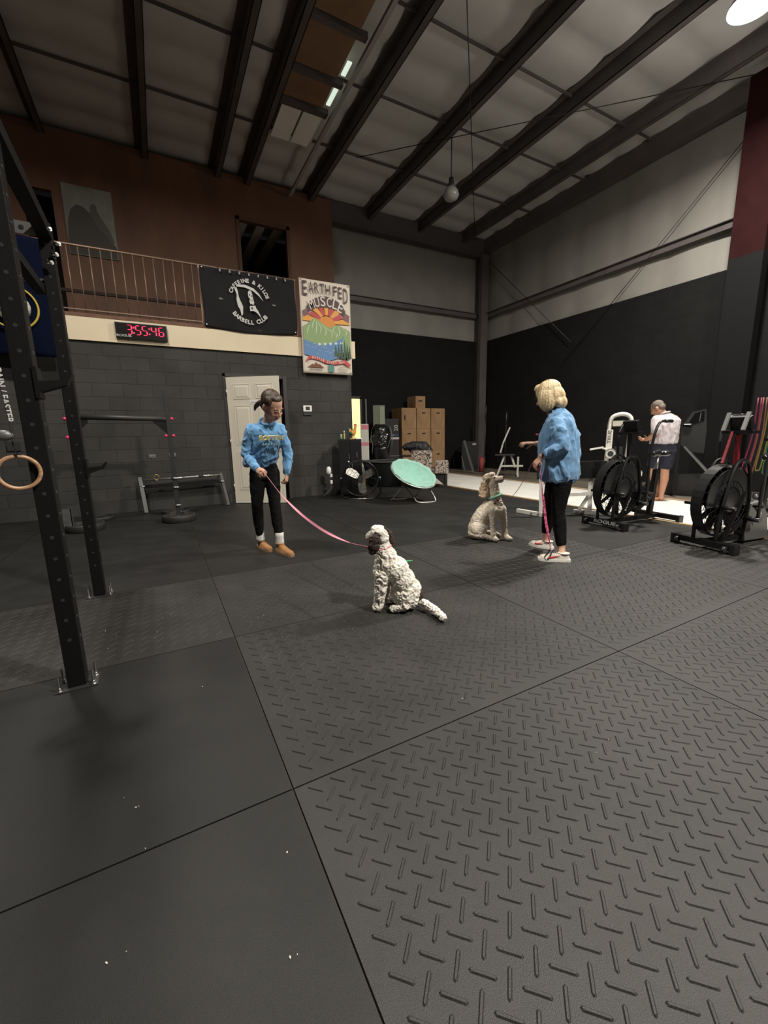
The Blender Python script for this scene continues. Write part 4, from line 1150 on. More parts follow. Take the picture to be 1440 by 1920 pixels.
skin('body', b, skin_m, wom, .0055, 5)
face_parts(wom, Hw, (.06, .06, .05), mat('fair_brow', (.25, .16, .08), .8))
s = MB()
s.loft([(.012, .0, .775, .150, .185), (.022, .0, .80, .170, .200), (.028, .0, .88, .182, .215), (.010, .0, 1.0, .186, .21), (.003, .0, 1.12, .185, .205), (.0, 0, 1.23, .175, .205, 0, 0, -.1), (-.006, 0, 1.33, .145, .195, 0, 0, -.22), (-.018, 0, 1.39, .115, .155, 0, 0, -.3), (-.030, 0, 1.445, .085, .095, 0, 0, -.35), (-.038, 0, 1.47, .07, .075, 0, 0, -.35)], 30)
limb(s, [(P(-.02, .165, 1.325), .074), (P(.015, .20, 1.22), .072), (P(.042, .215, 1.135), .068), (P(-.01, .215, 1.10), .060), (P(-.060, .213, 1.072), .050), (P(-.085, .21, 1.06), .042)])
limb(s, [(P(-.05, -.165, 1.325), .074), (P(-.02, -.20, 1.22), .072), (P(-.0, -.21, 1.135), .066), (P(-.06, -.17, 1.13), .058), (P(-.105, -.15, 1.13), .046)])
sw = skin('sweatshirt', s, blue2, wom, .0065, 4, folds(.032, 6.8, (1.2, 1.2, .7), 9.2))
MB().cyl(P(-.078, .211, 1.063), P(-.108, .207, 1.046), .041, .038, n=18).build('cuff', mat('blue_rib_cuff', (.10, .20, .36), .9), sw)
MB().bar(P(-.187, -.04, 1.235), P(-.190, .03, 1.235), .05, .012).build('chest_print', mat('coral_print', (.62, .10, .09), .8), sw, label='coral red chest print')
wa = MB().tube([P(-.128, .202, 1.035) + Vector((.030 * cos(t * pi / 8) * .5, .030 * sin(t * pi / 8), .03 * cos(t * pi / 8) * .9)) for t in range(16)], .006, 6, True)
wa.cyl(P(-.13, .228, 1.045), P(-.13, .238, 1.05), .016, n=14).build('wrist_watch', satin_black, wom)
s = MB()
s.loft([(.03, .02, .76, .125, .155), (.035, .02, .88, .14, .17), (.02, .0, 1.0, .13, .15)], 24)
limb(s, [(P(.055, .09, .82), .098), (P(.045, .09, .66), .084), (P(.03, .10, .49), .066), (P(.052, .10, .34), .066), (P(.075, .13, .175), .052)])
limb(s, [(P(.0, -.10, .82), .098), (P(-.03, -.13, .66), .084), (P(-.055, -.17, .49), .066), (P(-.058, -.21, .34), .064), (P(-.072, -.24, .20), .050)])
skin('leggings', s, black_cloth, wom, .006, 5, folds(.005, 12))
# chin-length bob, strands falling straight
blonde = two_tone('blonde_hair', (.34, .23, .11), (.72, .58, .36), 26, .3, .62, 5, .42, .6, 70, stretch=(1, 1, .12))
h = MB(); hh = MB()
hh.ball((0, .018, .040), (.092, .110, .092), 22)
hh.ball((0, .050, -.03), (.090, .085, .10), 20)
for s_ in (-1, 1):
    hh.ball((s_ * .070, .0, -.035), (.034, .075, .105), 16); hh.ball((s_ * .066, -.045, -.05), (.024, .036, .085), 14)
hh.ball((0, .072, -.098), (.080, .055, .062), 16)
hh.ball((0, -.040, .095), (.062, .050, .035), 14)
merge(h, hh, Hw)
def strands(v, n):
    a = math.atan2(v.y - 0, v.x + .12)
    return v + n * (.0035 * noise.noise(Vector((a * 9, v.z * 3, 0))) + .004 * noise.noise(Vector((a * 26, v.z * 5, 2))))
skin('hair', h, blonde, wom, .005, 4, strands)
gl_ = MB()
for s_ in (-1, 1):
    gl_.tube([Hw @ Vector((s_ * .033 + .024 * cos(t * pi / 8), -.104, .008 + .019 * sin(t * pi / 8))) for t in range(16)], .0022, 5, True)
    gl_.cyl(Hw @ Vector((s_ * .057, -.102, .014)), Hw @ Vector((s_ * .076, .01, .010)), .002, n=5)
gl_.cyl(Hw @ Vector((-.009, -.106, .010)), Hw @ Vector((.009, -.106, .010)), .002, n=5)
gl_.build('glasses', satin_black, wom)
cream_shoe = mat('cream_trainer', (.62, .56, .48), .7, var=.08, vscale=20)
sole_w = mat('white_sole', (.74, .71, .66), .6)
pinkred = mat('red_shoe_mark', (.62, .05, .07), .6)
def trainer(root, M, L, w, hgt):
    for s_ in (-1, 1):
        pts = [(.30, .040), (.40, .032), (.56, .052), (.74, .074), (.55, .060), (.42, .050), (.36, .056)]
        mb = MB(); Mx = M @ Matrix.Translation((0, s_ * w * .45, 0)) @ Matrix.Rotation(pi / 2, 4, 'X')
        mb.prism([((1.08 - u) * L * .92, v) for u, v in pts], -.003 if s_ < 0 else -.003, .003, Mx)
        mb.build('side_mark', pinkred, root)
    mb = MB()
    for k in range(5): mb.tube([M @ Vector((L * (.42 + .06 * k), -w * .22, .078 - .008 * k)), M @ Vector((L * (.43 + .06 * k), 0, .088 - .009 * k)), M @ Vector((L * (.42 + .06 * k), w * .22, .078 - .008 * k))], .003, 5)
    mb.build('laces', white_paint, root)
    MB().tube([M @ Vector((L * .215 + L * .165 * cos(t * pi / 10), w * .35 * sin(t * pi / 10), hgt - .002)) for t in range(20)], .007, 6, True).build('collar_band', cream_shoe, root)
shoe(wom, P(.170, .195, 0), P(-.130, .235, 0), .098, .085, 'trainer', cream_shoe, sole_w, extra=trainer)
shoe(wom, P(.010, -.215, 0), P(-.245, -.315, 0), .098, .085, 'trainer', cream_shoe, sole_w, extra=trainer)

# ---- man in a pale polo shirt and navy shorts, seen from behind
man = facing('person', (7.745, 4.058, 0.013), 62.35, 'grey-haired man in pale polo shirt and navy shorts on the white walkway', 'person')
Hn = look(P(-.165, .02, 1.605), (-.82, .28, -.55), (-.2, .05, 1), 1.1)
b = MB()
head_shapes(b, Hn, True)
b.loft([(-.02, 0, .86, .17, .13), (-.02, 0, .98, .18, .14), (-.025, 0, 1.10, .175, .14), (-.025, .0, 1.25, .18, .14), (-.03, 0, 1.38, .19, .13, 0, -.1, -.1), (-.04, 0, 1.47, .17, .10), (-.06, 0, 1.52, .07, .07)])
limb(b, [(P(-.06, 0, 1.48), .065), (P(-.10, 0, 1.54), .062)])
limb(b, [(P(-.17, .14, 1.41), .062), (P(-.155, .20, 1.19), .050), (P(-.24, .13, 1.10), .040), (P(-.285, .05, 1.075), .030)])
limb(b, [(P(.06, -.14, 1.42), .062), (P(-.03, -.20, 1.19), .050), (P(-.20, -.14, 1.12), .040), (P(-.27, -.05, 1.09), .030)])
hand_shapes(b, P(-.288, .045, 1.073), (-.7, .6, -.1), (-.2, .3, 1), -1, (.4, .5, .4), s=1.1)
hand_shapes(b, P(-.275, -.045, 1.09), (-.8, -.5, -.05), (-.1, .2, 1), 1, (.3, .5, .4), s=1.1)
limb(b, [(P(.045, .02, .90), .10), (P(.035, .02, .55), .066), (P(.042, .0, .38), .064), (P(.02, .0, .12), .040), (P(.02, .02, .06), .042)])
limb(b, [(P(-.10, -.03, .90), .10), (P(-.145, -.06, .55), .066), (P(-.105, -.09, .36), .066), (P(-.035, -.12, .12), .040), (P(-.04, -.10, .06), .042)])
for h0, t0 in ((P(.035, -.03, .03), P(-.14, .09, .025)), (P(-.03, -.14, .03), P(-.20, -.02, .025))):
    limb(b, [(h0, .036), ((h0 + t0) / 2, .036), (t0, .030)])
    dd = (t0 - h0).normalized(); sd = Vector((-dd.y, dd.x, 0))
    for k in range(5): b.ball(t0 + dd * (.035 - .004 * k) + sd * (.028 - .014 * k), (.011, .011, .010), 8)
skin('body', b, skin_tan, man, .0075, 4)
face_parts(man, Hn, (.06, .05, .04), mat('grey_brow', (.2, .17, .14), .8), (.36, .15, .12))
s = MB()
s.loft([(-.028, 0, 1.005, .205, .160), (-.028, 0, 1.04, .205, .165), (-.025, 0, 1.15, .200, .165), (-.02, .0, 1.27, .205, .162), (-.025, 0, 1.38, .205, .15, 0, -.1, -.08), (-.035, 0, 1.46, .165, .115), (-.055, 0, 1.505, .09, .085)], 30)
limb(s, [(P(-.16, .13, 1.405), .080), (P(-.155, .175, 1.30), .078), (P(-.152, .195, 1.235), .074)])
limb(s, [(P(.06, -.13, 1.415), .080), (P(.0, -.18, 1.30), .078), (P(-.02, -.20, 1.235), .074)])
polo = mat('pale_polo', (.48, .43, .44), .85, sheen=.2)
sw = skin('polo_shirt', s, polo, man, .0075, 4, folds(.018, 6, (1.3, 1.3, .6), 1.7))
MB().tube([P(-.065, 0, 1.525) + Vector((.078 * cos(t * pi / 12), .078 * sin(t * pi / 12), .018 * cos(t * pi / 12))) for t in range(24)], .015, 8, True).build('collar', polo, sw)
s = MB()
s.loft([(-.04, 0, .84, .205, .155), (-.028, 0, .95, .200, .155), (-.026, 0, 1.03, .190, .148)], 28)
limb(s, [(P(.05, .02, .88), .118), (P(.045, .02, .74), .108), (P(.042, .02, .645), .104)])
limb(s, [(P(-.11, -.03, .88), .118), (P(-.125, -.05, .74), .106), (P(-.140, -.055, .64), .102)])
skin('shorts', s, mat('navy_shorts', (.012, .013, .028), .85), man, .0075, 4, folds(.012, 7, (1, 1, .6)))
h = MB(); hh = MB()
hh.ball((0, .022, .042), (.078, .088, .080), 20); hh.ball((0, .055, -.005), (.070, .055, .060), 16)
for s_ in (-1, 1): hh.ball((s_ * .062, .0, .03), (.016, .04, .04), 12)
merge(h, hh, Hn)
skin('hair', h, two_tone('grey_hair', (.06, .048, .038), (.22, .18, .14), 60, .3, .7, 4, .7, .4, 120), man, .005, 3, lambda v, n: v + n * .004 * noise.noise(v * 90))
leather = mat('tan_leather', (.20, .10, .05), .7)
for h0, t0 in ((P(.055, -.045, 0), P(-.175, .105, 0)), (P(-.01, -.155, 0), P(-.235, -.005, 0))):
    d = t0 - h0; ang = math.atan2(d.y, d.x); Ms = Matrix.Translation((h0.x, h0.y, .012)) @ Matrix.Rotation(ang, 4, 'Z')
    o = MB(); L = d.length
    o.prism([(L * .5 + L * .52 * cos(t * pi / 12), .046 * sin(t * pi / 12) * (1 + .12 * cos(t * pi / 12))) for t in range(24)], .0, .018, Ms)
    o = o.build('sandal', leather, man)
    for u in (.35, .68):
        MB().tube([Ms @ Vector((u * L, .042 * cos(q * pi / 8), .018 + .055 * sin(q * pi / 8))) for q in range(9)], .008, 6).build('strap', leather, o)
# ---- leashes
def ribbon(pts, w, th, name, m, label, cat, up=(0, 0, 1)):
    Q = spline(pts, 8); bm = bmesh.new(); R = []
    for i, p in enumerate(Q):
        t = (Q[min(i + 1, len(Q) - 1)] - Q[max(i - 1, 0)]).normalized()
        tw = 1.1 * sin(i * .16)
        sdv = t.cross(Vector(up)).normalized(); nn = sdv.cross(t)
        a = sdv * cos(tw) + nn * sin(tw); c = nn * cos(tw) - sdv * sin(tw)
        R.append([bm.verts.new(p + a * (w / 2 * sx) + c * (th / 2 * sy)) for sx, sy in ((-1, -1), (1, -1), (1, 1), (-1, 1))])
    for A, B in zip(R, R[1:]):
        for j in range(4): bm.faces.new((A[j], A[(j + 1) % 4], B[(j + 1) % 4], B[j]))
    bm.faces.new(R[0][::-1]); bm.faces.new(R[-1])
    me = bpy.data.meshes.new(name); bm.to_mesh(me); bm.free(); me.materials.append(m)
    o = bpy.data.objects.new(name, me); C.objects.link(o); return tag(o, label, cat)
# ------------------------------------------------------------------ dogs
def fur(A, f, seed=0, A2=0, f2=60):
    def fn(v, n):
        q = v * f + Vector((seed, seed, seed))
        # curl clumps: warped ridges
        w = Vector((noise.noise(q * .5), noise.noise(q * .5 + Vector((7, 1, 2))), noise.noise(q * .5 + Vector((1, 8, 3))))) * 1.4
        r = 1 - abs(noise.noise(q + w)) * 2
        return v + n * (A * (r - .45) + A2 * noise.noise(v * f2))
    return fn
def dog_part(root, name, m, fn, build, voxel=.0045, smooth=3, label=None):
    b = MB(); build(b); return skin(name, b, m, root, voxel, smooth, fn, label)
white_fur = two_tone('white_curly_fur', (.66, .60, .51), (.82, .78, .70), 22, .3, .6, 6, .9, .5, 140)
brown_fur = two_tone('dark_brown_fur', (.016, .010, .008), (.055, .032, .022), 28, .3, .7, 6, .8, .6, 120)
d1 = facing('dog', (1.405, 2.486, .010), 29.47, 'white curly-coated dog with dark brown ears sitting nearest the viewer', 'dog')
Hd = look(P(-.112, -.012, .545), (-.78, .55, -.12), (.1, -.05, 1), 1.0)
def body1(b):
    b.ball(P(.085, 0, .095), (.105, .105, .10), 18)
    b.ball(P(.125, -.005, .13), (.07, .085, .085), 16)
    b.ball(P(.06, 0, .20), (.092, .098, .100), 18)
    b.ball(P(.01, 0, .285), (.096, .098, .098), 18)
    b.ball(P(-.05, 0, .335), (.088, .088, .09), 18)
    b.ball(P(-.085, 0, .28), (.065, .078, .09), 16)
    limb(b, [(P(-.055, 0, .38), .078), (P(-.075, -.005, .43), .066), (P(-.088, -.01, .485), .058)])
    # near (left) foreleg and far foreleg
    limb(b, [(P(-.085, .045, .26), .056), (P(-.095, .055, .18), .044), (P(-.108, .055, .10), .037), (P(-.112, .055, .045), .034), (P(-.122, .06, .026), .032), (P(-.135, .065, .022), .025)])
    limb(b, [(P(-.07, -.05, .26), .05), (P(-.065, -.065, .16), .038), (P(-.07, -.07, .06), .031), (P(-.088, -.065, .022), .027)])
    # near hind leg folded, far hind leg
    b.ball(P(.075, .058, .105), (.078, .052, .086), 16); b.ball(P(.10, .055, .06), (.066, .045, .052), 14)
    limb(b, [(P(.075, .085, .045), .036), (P(.03, .085, .026), .026), (P(-.012, .085, .022), .022)])
    b.ball(P(.09, -.06, .09), (.078, .05, .08), 14); limb(b, [(P(.05, -.085, .03), .03), (P(-.01, -.085, .022), .022)])
    h = MB()
    h.ball((0, .012, .01), (.060, .066, .058), 18); h.ball((0, -.038, -.006), (.047, .050, .042), 16); h.ball((0, -.070, -.014), (.040, .034, .034), 14)
    h.ball((0, -.008, .042), (.043, .040, .028), 14); h.ball((0, .045, -.02), (.045, .04, .045), 14)
    merge(b, h, Hd)
dog_part(d1, 'body', white_fur, lambda v, n: (fur(.012, 34, 2, .004, 110) if v.z < .47 else fur(.005, 34, 2, .002, 110))(v, n), body1, .0045, 2)
def ear(s_, long=.07):
    def f(b):
        h = MB()
        h.ball((s_ * .056, .012, .022), (.018, .028, .024), 14); h.ball((s_ * .070, .012, -.018), (.018, .036, .045), 14); h.ball((s_ * .070, .010, -.055), (.017, .034, .036), 14); h.ball((s_ * .066, .008, -.085), (.014, .022, .024), 12)
        merge(b, h, Hd)
    return f
# drooping ears hang by gravity, so each gets its own chain in world-up terms
def ear_near(b):
    b.ball(P(-.118, .050, .560), (.030, .016, .022), 14); b.ball(P(-.132, .068, .520), (.040, .018, .044), 16); b.ball(P(-.140, .072, .480), (.043, .019, .040), 16); b.ball(P(-.150, .070, .450), (.030, .016, .030), 14)
def ear_far(b):
    b.ball(P(-.052, -.030, .565), (.030, .022, .020), 14); b.ball(P(-.030, -.020, .535), (.024, .024, .038), 14); b.ball(P(-.018, -.018, .500), (.022, .022, .036), 14); b.ball(P(-.014, -.018, .472), (.015, .017, .022), 12)
    limb(b, [(P(-.10, .03, .585), .013), (P(-.068, .01, .590), .015), (P(-.05, -.02, .575), .016)])
dog_part(d1, 'ear', brown_fur, fur(.007, 40, 5, .002, 120), ear_near, .004, 2, 'dark brown hanging near ear')
dog_part(d1, 'ear', brown_fur, fur(.007, 40, 8, .002, 120), ear_far, .004, 2, 'dark brown hanging far ear')
def nose1(b):
    h = MB(); h.ball((0, -.104, -.004), (.013, .009, .010), 10); merge(b, h, Hd)
b = MB(); nose1(b); b.build('nose', satin_black, d1)
b = MB(); h = MB()
for s_ in (-1, 1): h.ball((s_ * .026, -.050, .014), (.007, .006, .007), 10)
merge(b, h, Hd); b.build('eyes', satin_black, d1)
dog_part(d1, 'rump_patch', brown_fur, fur(.008, 40, 1, .003, 110), lambda b: limb(b, [(P(.165, .0, .155), .022), (P(.183, .01, .10), .027), (P(.188, .02, .055), .026)]), .004, 2, 'dark brown patch at the tail root')
dog_part(d1, 'tail', white_fur, fur(.009, 42, 3, .004, 110), lambda b: limb(b, [(P(.192, .03, .050), .022), (P(.225, .06, .048), .026), (P(.262, .11, .038), .026), (P(.300, .18, .030), .026), (P(.328, .245, .025), .023)]), .004, 2)
MB().tube([P(-.082, -.007, .452) + Vector((.060 * cos(t * pi / 10), .060 * sin(t * pi / 10), .018 * cos(t * pi / 10))) for t in range(20)], .008, 6, True).build('collar', mat('pink_webbing', (.66, .25, .30), .7), d1)

cream_fur = two_tone('cream_clipped_fur', (.56, .46, .35), (.80, .71, .58), 12, .3, .62, 6, .9, .35, 200)
tan_fur = two_tone('tan_ear_fur', (.48, .33, .20), (.72, .56, .38), 24, .3, .7, 6, .9, .5, 140)
d2 = facing('dog', (3.397, 3.654, .004), 42.91, 'cream dog with long tan ears and green collar looking up at the woman', 'dog')
H2 = look(P(-.004, .0, .708), (.90, -.36, .20), (-.2, 0, 1), 1.16)
def body2(b):
    b.ball(P(-.155, 0, .125), (.105, .11, .115), 18)
    limb(b, [(P(-.13, 0, .20), .105), (P(-.07, 0, .30), .105), (P(.01, .0, .385), .098), (P(.06, 0, .42), .085)], 18)
    b.ball(P(.065, .01, .345), (.085, .095, .11), 18)
    limb(b, [(P(.045, 0, .44), .080), (P(.045, .0, .52), .068), (P(.025, 0, .62), .066), (P(.010, 0, .68), .066)], 18)
    limb(b, [(P(.03, .075, .36), .060), (P(.035, .085, .25), .042), (P(.038, .10, .12), .033), (P(.045, .12, .04), .033), (P(.068, .145, .026), .031), (P(.085, .155, .024), .024)])
    limb(b, [(P(.125, -.01, .36), .058), (P(.155, .0, .25), .038), (P(.170, .01, .12), .030), (P(.185, .03, .045), .030), (P(.215, .06, .026), .031), (P(.238, .075, .024), .024)])
    b.ball(P(-.135, .075, .125), (.105, .060, .095), 16)
    limb(b, [(P(-.20, .055, .07), .060), (P(-.12, .08, .055), .050), (P(-.05, .095, .045), .034), (P(.00, .11, .030), .028), (P(.035, .12, .024), .024)])
    b.ball(P(-.13, -.08, .12), (.10, .055, .09), 14)
    limb(b, [(P(-.06, -.09, .05), .034), (P(.06, -.09, .045), .028), (P(.11, -.08, .026), .024)])
    h = MB()
    h.ball((0, .018, .018), (.058, .066, .056), 18); h.ball((0, -.030, -.002), (.044, .045, .042), 16)
    limb(h, [(Vector((0, -.045, -.006)), .038), (Vector((0, -.085, -.006)), .031), (Vector((0, -.112, -.002)), .026)], 14)
    h.ball((0, -.085, -.030), (.022, .045, .014), 12); h.ball((0, -.012, .055), (.046, .042, .022), 14)
    for s_ in (-1, 1): h.ball((s_ * .027, -.045, .026), (.015, .016, .010), 10)
    merge(b, h, H2)
dog_part(d2, 'body', cream_fur, fur(.004, 30, 4, .003, 90), body2, .005, 4)
def lear(s_):
    def f(b):
        h = MB()
        h.ball((s_ * .055, .022, .020), (.018, .030, .022), 14)
        merge(b, h, H2)
        e = H2 @ Vector((s_ * .070, .035, .0))
        for k, (dz, w, l) in enumerate(((-.03, .036, .045), (-.08, .044, .048), (-.13, .050, .048), (-.165, .046, .038))):
            b.ball(e + Vector((-.015 - .004 * k, -.004, dz)), (w, .018, l), 14)
    return f
dog_part(d2, 'ear', tan_fur, fur(.007, 36, 6, .002, 100), lear(-1), .0045, 2, 'long tan ear')
dog_part(d2, 'ear', tan_fur, fur(.007, 36, 9, .002, 100), lear(1), .0045, 2, 'long tan ear')
b = MB(); h = MB(); h.ball((0, -.138, .008), (.014, .010, .011), 12); merge(b, h, H2); b.build('nose', satin_black, d2)
b = MB(); h = MB()
for s_ in (-1, 1): h.ball((s_ * .030, -.054, .022), (.008, .007, .008), 10)
merge(b, h, H2); b.build('eyes', satin_black, d2)
b = MB(); h = MB(); h.tube([(-.031, -.075, -.024), (-.026, -.112, -.018), (0, -.137, -.014), (.026, -.112, -.018), (.031, -.075, -.024)], .003, 5); merge(b, h, H2); b.build('mouth_line', mat('dark_lip', (.03, .02, .02), .6), d2)
cl = MB().tube([P(.045, 0, .515) + Vector((.076 * cos(t * pi / 12), .076 * sin(t * pi / 12), .030 * cos(t * pi / 12))) for t in range(24)], .013, 8, True)
cl.build('collar', mat('mint_collar', (.22, .52, .38), .6), d2)
MB().ball(P(.03, .078, .480), (.010, .006, .012), 10).ball(P(.05, .078, .478), (.009, .006, .010), 10).build('tag', chrome, d2)
# tail lies behind
dog_part(d2, 'tail', cream_fur, fur(.004, 40, 1), lambda b: limb(b, [(P(-.20, -.03, .06), .026), (P(-.22, -.09, .03), .022), (P(-.22, -.16, .025), .018)]), .005, 3)

# ---- leashes (world coordinates)
def W(fr, x, t, z):
    base, az = fr; a = radians(-az); c, s = cos(a), sin(a); X, Y = x, -t
    return Vector((base[0] + c * X - s * Y, base[1] + s * X + c * Y, z))
GF = ((1.038, 4.629), 12.64); D1 = ((1.405, 2.486), 29.47); WF = ((3.478, 2.811), 51.05); D2 = ((3.397, 3.654), 42.91)
pk = mat('pink_leash', (.72, .26, .33), .6)
a = W(GF, -.040, .36, .885); c = W(D1, -.150, -.03, .445)
mid = [a.lerp(c, t) - Vector((0, 0, .20 * 4 * t * (1 - t) * .75)) for t in (.2, .4, .6, .8)]
ribbon([W(GF, -.085, .345, .925), a] + mid + [c], .020, .003, 'dog_leash', pk, 'pink dog leash sagging from the girl\'s hand to the brown-eared dog', 'leash')
rl_ = two_tone('red_patterned_leash', (.22, .02, .06), (.62, .12, .25), 60, .45, .55, 2, .6)
ribbon([W(WF, -.215, .175, .965), W(WF, -.165, .20, .93), W(WF, -.140, .215, .80), W(WF, -.105, .22, .60), W(WF, -.075, .22, .40), W(WF, -.030, .235, .20), W(WF, -.018, .245, .10)], .026, .004, 'dog_leash', rl_, 'red patterned leash handle hanging down from the blonde woman\'s hand to her trainers', 'leash')
ribbon([W(WF, -.018, .245, .13), W(WF, -.040, .25, .08), W(WF, -.065, .26, .045), W(WF, -.05, .265, .02), W(WF, -.02, .265, .04), W(WF, -.005, .255, .09), W(WF, .015, .25, .12)], .012, .004, 'leash_loop', matte_black, 'thin black leash loop dangling over the near trainer', 'leash')
c = W(D2, .05, .085, .455)
hnd = W(WF, -.225, .18, .96)
ribbon([hnd, hnd.lerp(c, .25) - Vector((0, 0, .10)), hnd.lerp(c, .5) - Vector((0, 0, .13)), hnd.lerp(c, .78) - Vector((0, 0, .07)), c], .012, .003, 'dog_leash', mat('dusty_pink_leash', (.45, .16, .19), .6), 'thin dusty pink leash running from the cream dog up to the woman', 'leash')
MB().cyl(W(D2, .035, .082, .44), W(D2, .09, .09, .485), .009, n=8).build('leash_clip', satin_black, None, 'small black leash clip at the cream dog\'s collar', cat='clip')
# ------------------------------------------------------------------ recess by the block wall
cab = facing('cabinet', (3.36, 7.93, 0), 22.8, 'tall black metal cabinet at the end of the block wall carrying the rooster', 'cabinet')
MB().bb(-.13, .34, 0, .30, .04, 1.18, .004).build('body', satin_black, cab)
for x0, x1 in ((-.125, .10), (.11, .335)):
    d = MB().bb(x0, x1, -.018, 0, .08, 1.15, .003).build('door', satin_black, cab)
    MB().bb(x0 + .19 if x0 < 0 else x0 + .02, x0 + .205 if x0 < 0 else x0 + .035, -.034, -.018, .55, .68).build('handle', steel, d)
for k, (x, z) in enumerate(((.08, .86), (.24, .88))):
    key = empty('key_ring', (0, 0, 0), 0, 'bunch of keys on a hook, %s of two on the black cabinet' % ('left' if k == 0 else 'right'), 'keys', 'keys on the cabinet')
    key.matrix_world = Matrix.Translation((3.36, 7.93, 0)) @ Matrix.Rotation(-radians(22.8), 4, 'Z')
    MB().tube([(x + .016 * cos(t * pi / 6), -.026, z + .016 * sin(t * pi / 6)) for t in range(12)], .0025, 5, True).build('ring', chrome, key)
    for q, (dx, dz) in enumerate(((-.014, -.07), (0, -.085), (.014, -.065))):
        MB().bar((x, -.026, z - .014), (x + dx, -.026, z + dz), .010, .003).build('key', chrome, key)
o = MB().ball((0, 0, 0), .018, 12).build('white_magnet', mat('white_plastic', (.7, .7, .7)), None, 'round white magnet on the cabinet door below the left keys', cat='magnet')
o.matrix_world = Matrix.Translation((3.36, 7.93, 0)) @ Matrix.Rotation(-radians(22.8), 4, 'Z') @ Matrix.Translation((.065, -.030, .72))
CT = Matrix.Translation((3.36, 7.93, 0)) @ Matrix.Rotation(-radians(22.8), 4, 'Z')
def on_cab(name, x, y, label, cat, group=None):
    e = empty(name, (0, 0, 0), 0, label, cat, group); e.matrix_world = CT @ Matrix.Translation((x, y, 1.18)); return e
rs = on_cab('rooster_figurine', .17, .12, 'painted rooster figurine with red comb on the black cabinet', 'figurine')
rb_ = MB(); rb_.ball((0, 0, .12), (.065, .045, .055), 16); limb(rb_, [((.03, 0, .14), .04), ((.05, 0, .20), .028), ((.058, 0, .25), .024)]); rb_.ball((-.06, 0, .17), (.035, .02, .045), 12)
skin('body', rb_, mat('rooster_orange', (.62, .26, .03), .5), rs, .005, 3)
MB().ball((-.035, -.012, .115), (.05, .042, .045), 14).ball((-.075, 0, .185), (.03, .018, .05), 12).build('wing', mat('rooster_green', (.02, .07, .045), .5), rs, label='dark green wing and tail')
cb = MB()
for k in range(4): cb.ball((.040 + .014 * k, 0, .292 - .004 * abs(k - 1)), (.010, .006, .020), 8)
cb.ball((.075, 0, .225), (.009, .006, .018), 8); cb.build('comb', mat('rooster_red', (.55, .04, .03), .5), rs, label='red comb')
MB().ball((.06, 0, .262), (.024, .020, .024), 12).cyl((.08, 0, .258), (.105, 0, .252), .008, .001, n=8).build('head', mat('rooster_face', (.55, .16, .14), .5), rs)
MB().cyl((-.02, 0, .0), (-.005, 0, .09), .008, n=8).cyl((.03, 0, .0), (.02, 0, .09), .008, n=8).bb(-.06, .08, -.04, .04, 0, .012).build('legs', mat('rooster_yellow', (.6, .35, .08), .5), rs)
for x, h, col, lb, cl_ in ((-.07, .10, (.12, .24, .09), 'small green jar at the left end of the cabinet top', 'green_glass'), (-.005, .17, (.45, .35, .12), 'slim amber bottle with white cap between the green jar and rooster', 'amber_glass')):
    e = on_cab('bottle', x, .08, lb, 'bottle', 'bottles on the cabinet')
    r_ = .026 if h < .15 else .017
    MB().lathe([(r_ * .9, 0), (r_, .01), (r_, h * .6), (r_ * .5, h * .75), (r_ * .45, h * .85)], (0, 0, 0), 14).build('glass', mat(cl_, col, .3), e)
    MB().cyl((0, 0, h * .8), (0, 0, h), r_ * .62, n=12).build('cap', white_paint, e)
pp = on_cab('paper_stack', .29, .10, 'white paper stack lying on the cabinet beside the rooster', 'paper')
MB().box((0, 0, .008), (.12, .20, .016), .1).box((.01, .0, .02), (.11, .19, .008), -.1).build('sheets', white_paint, pp)

# bent chrome stem fixture by the wall
pf = facing('wall_spigot', (3.032, 8.00, 0), 20.7, 'small white-capped fixture on a bent chrome pipe at the foot of the block wall', 'fixture')
MB().tube(spline([(-.14, .0, .02), (-.08, 0, .09), (.0, 0, .16), (.02, 0, .24), (-.01, 0, .33), (-.02, 0, .48)], 5), .011, 8).build('pipe', chrome, pf)
MB().lathe([(.02, .47), (.045, .49), (.052, .54), (.045, .60), (.025, .63), (0, .635)], (-.02, 0, 0), 16).build('cap', mat('white_plastic', (.7, .7, .7)), pf)
MB().cyl((-.075, 0, .56), (.04, 0, .56), .014, n=10).build('valve', mat('brass', (.35, .24, .1), .35, .9), pf)
MB().bb(.01, .05, -.01, .03, .28, .35).bb(.01, .05, -.01, .03, .42, .48).build('clamp', white_paint, pf)

# drum fan
fn = facing('drum_fan', (3.493, 7.50, 0), 24.4, 'large black drum floor fan with pale metal blades in front of the cabinet', 'fan')
def ringpts(r, z, y, n=36, cx=0): return [(cx + r * cos(2 * pi * t / n), y, z + r * sin(2 * pi * t / n)) for t in range(n)]
FZ = .41
mb = MB()
bmr = mb.bm
for (r, y0, y1) in ((.36, -.12, .14),):
    n = 40; A = [bmr.verts.new((r * cos(2 * pi * t / n), y0, FZ + r * sin(2 * pi * t / n))) for t in range(n)]
    B = [bmr.verts.new((r * cos(2 * pi * t / n), y1, FZ + r * sin(2 * pi * t / n))) for t in range(n)]
    A2 = [bmr.verts.new(((r - .012) * cos(2 * pi * t / n), y0, FZ + (r - .012) * sin(2 * pi * t / n))) for t in range(n)]
    B2 = [bmr.verts.new(((r - .012) * cos(2 * pi * t / n), y1, FZ + (r - .012) * sin(2 * pi * t / n))) for t in range(n)]
    for t in range(n):
        u = (t + 1) % n
        for q in ((A[t], A[u], B[u], B[t]), (A2[u], A2[t], B2[t], B2[u]), (A[u], A[t], A2[t], A2[u]), (B[t], B[u], B2[u], B2[t])):
            f = bmr.faces.new(q); f.smooth = True
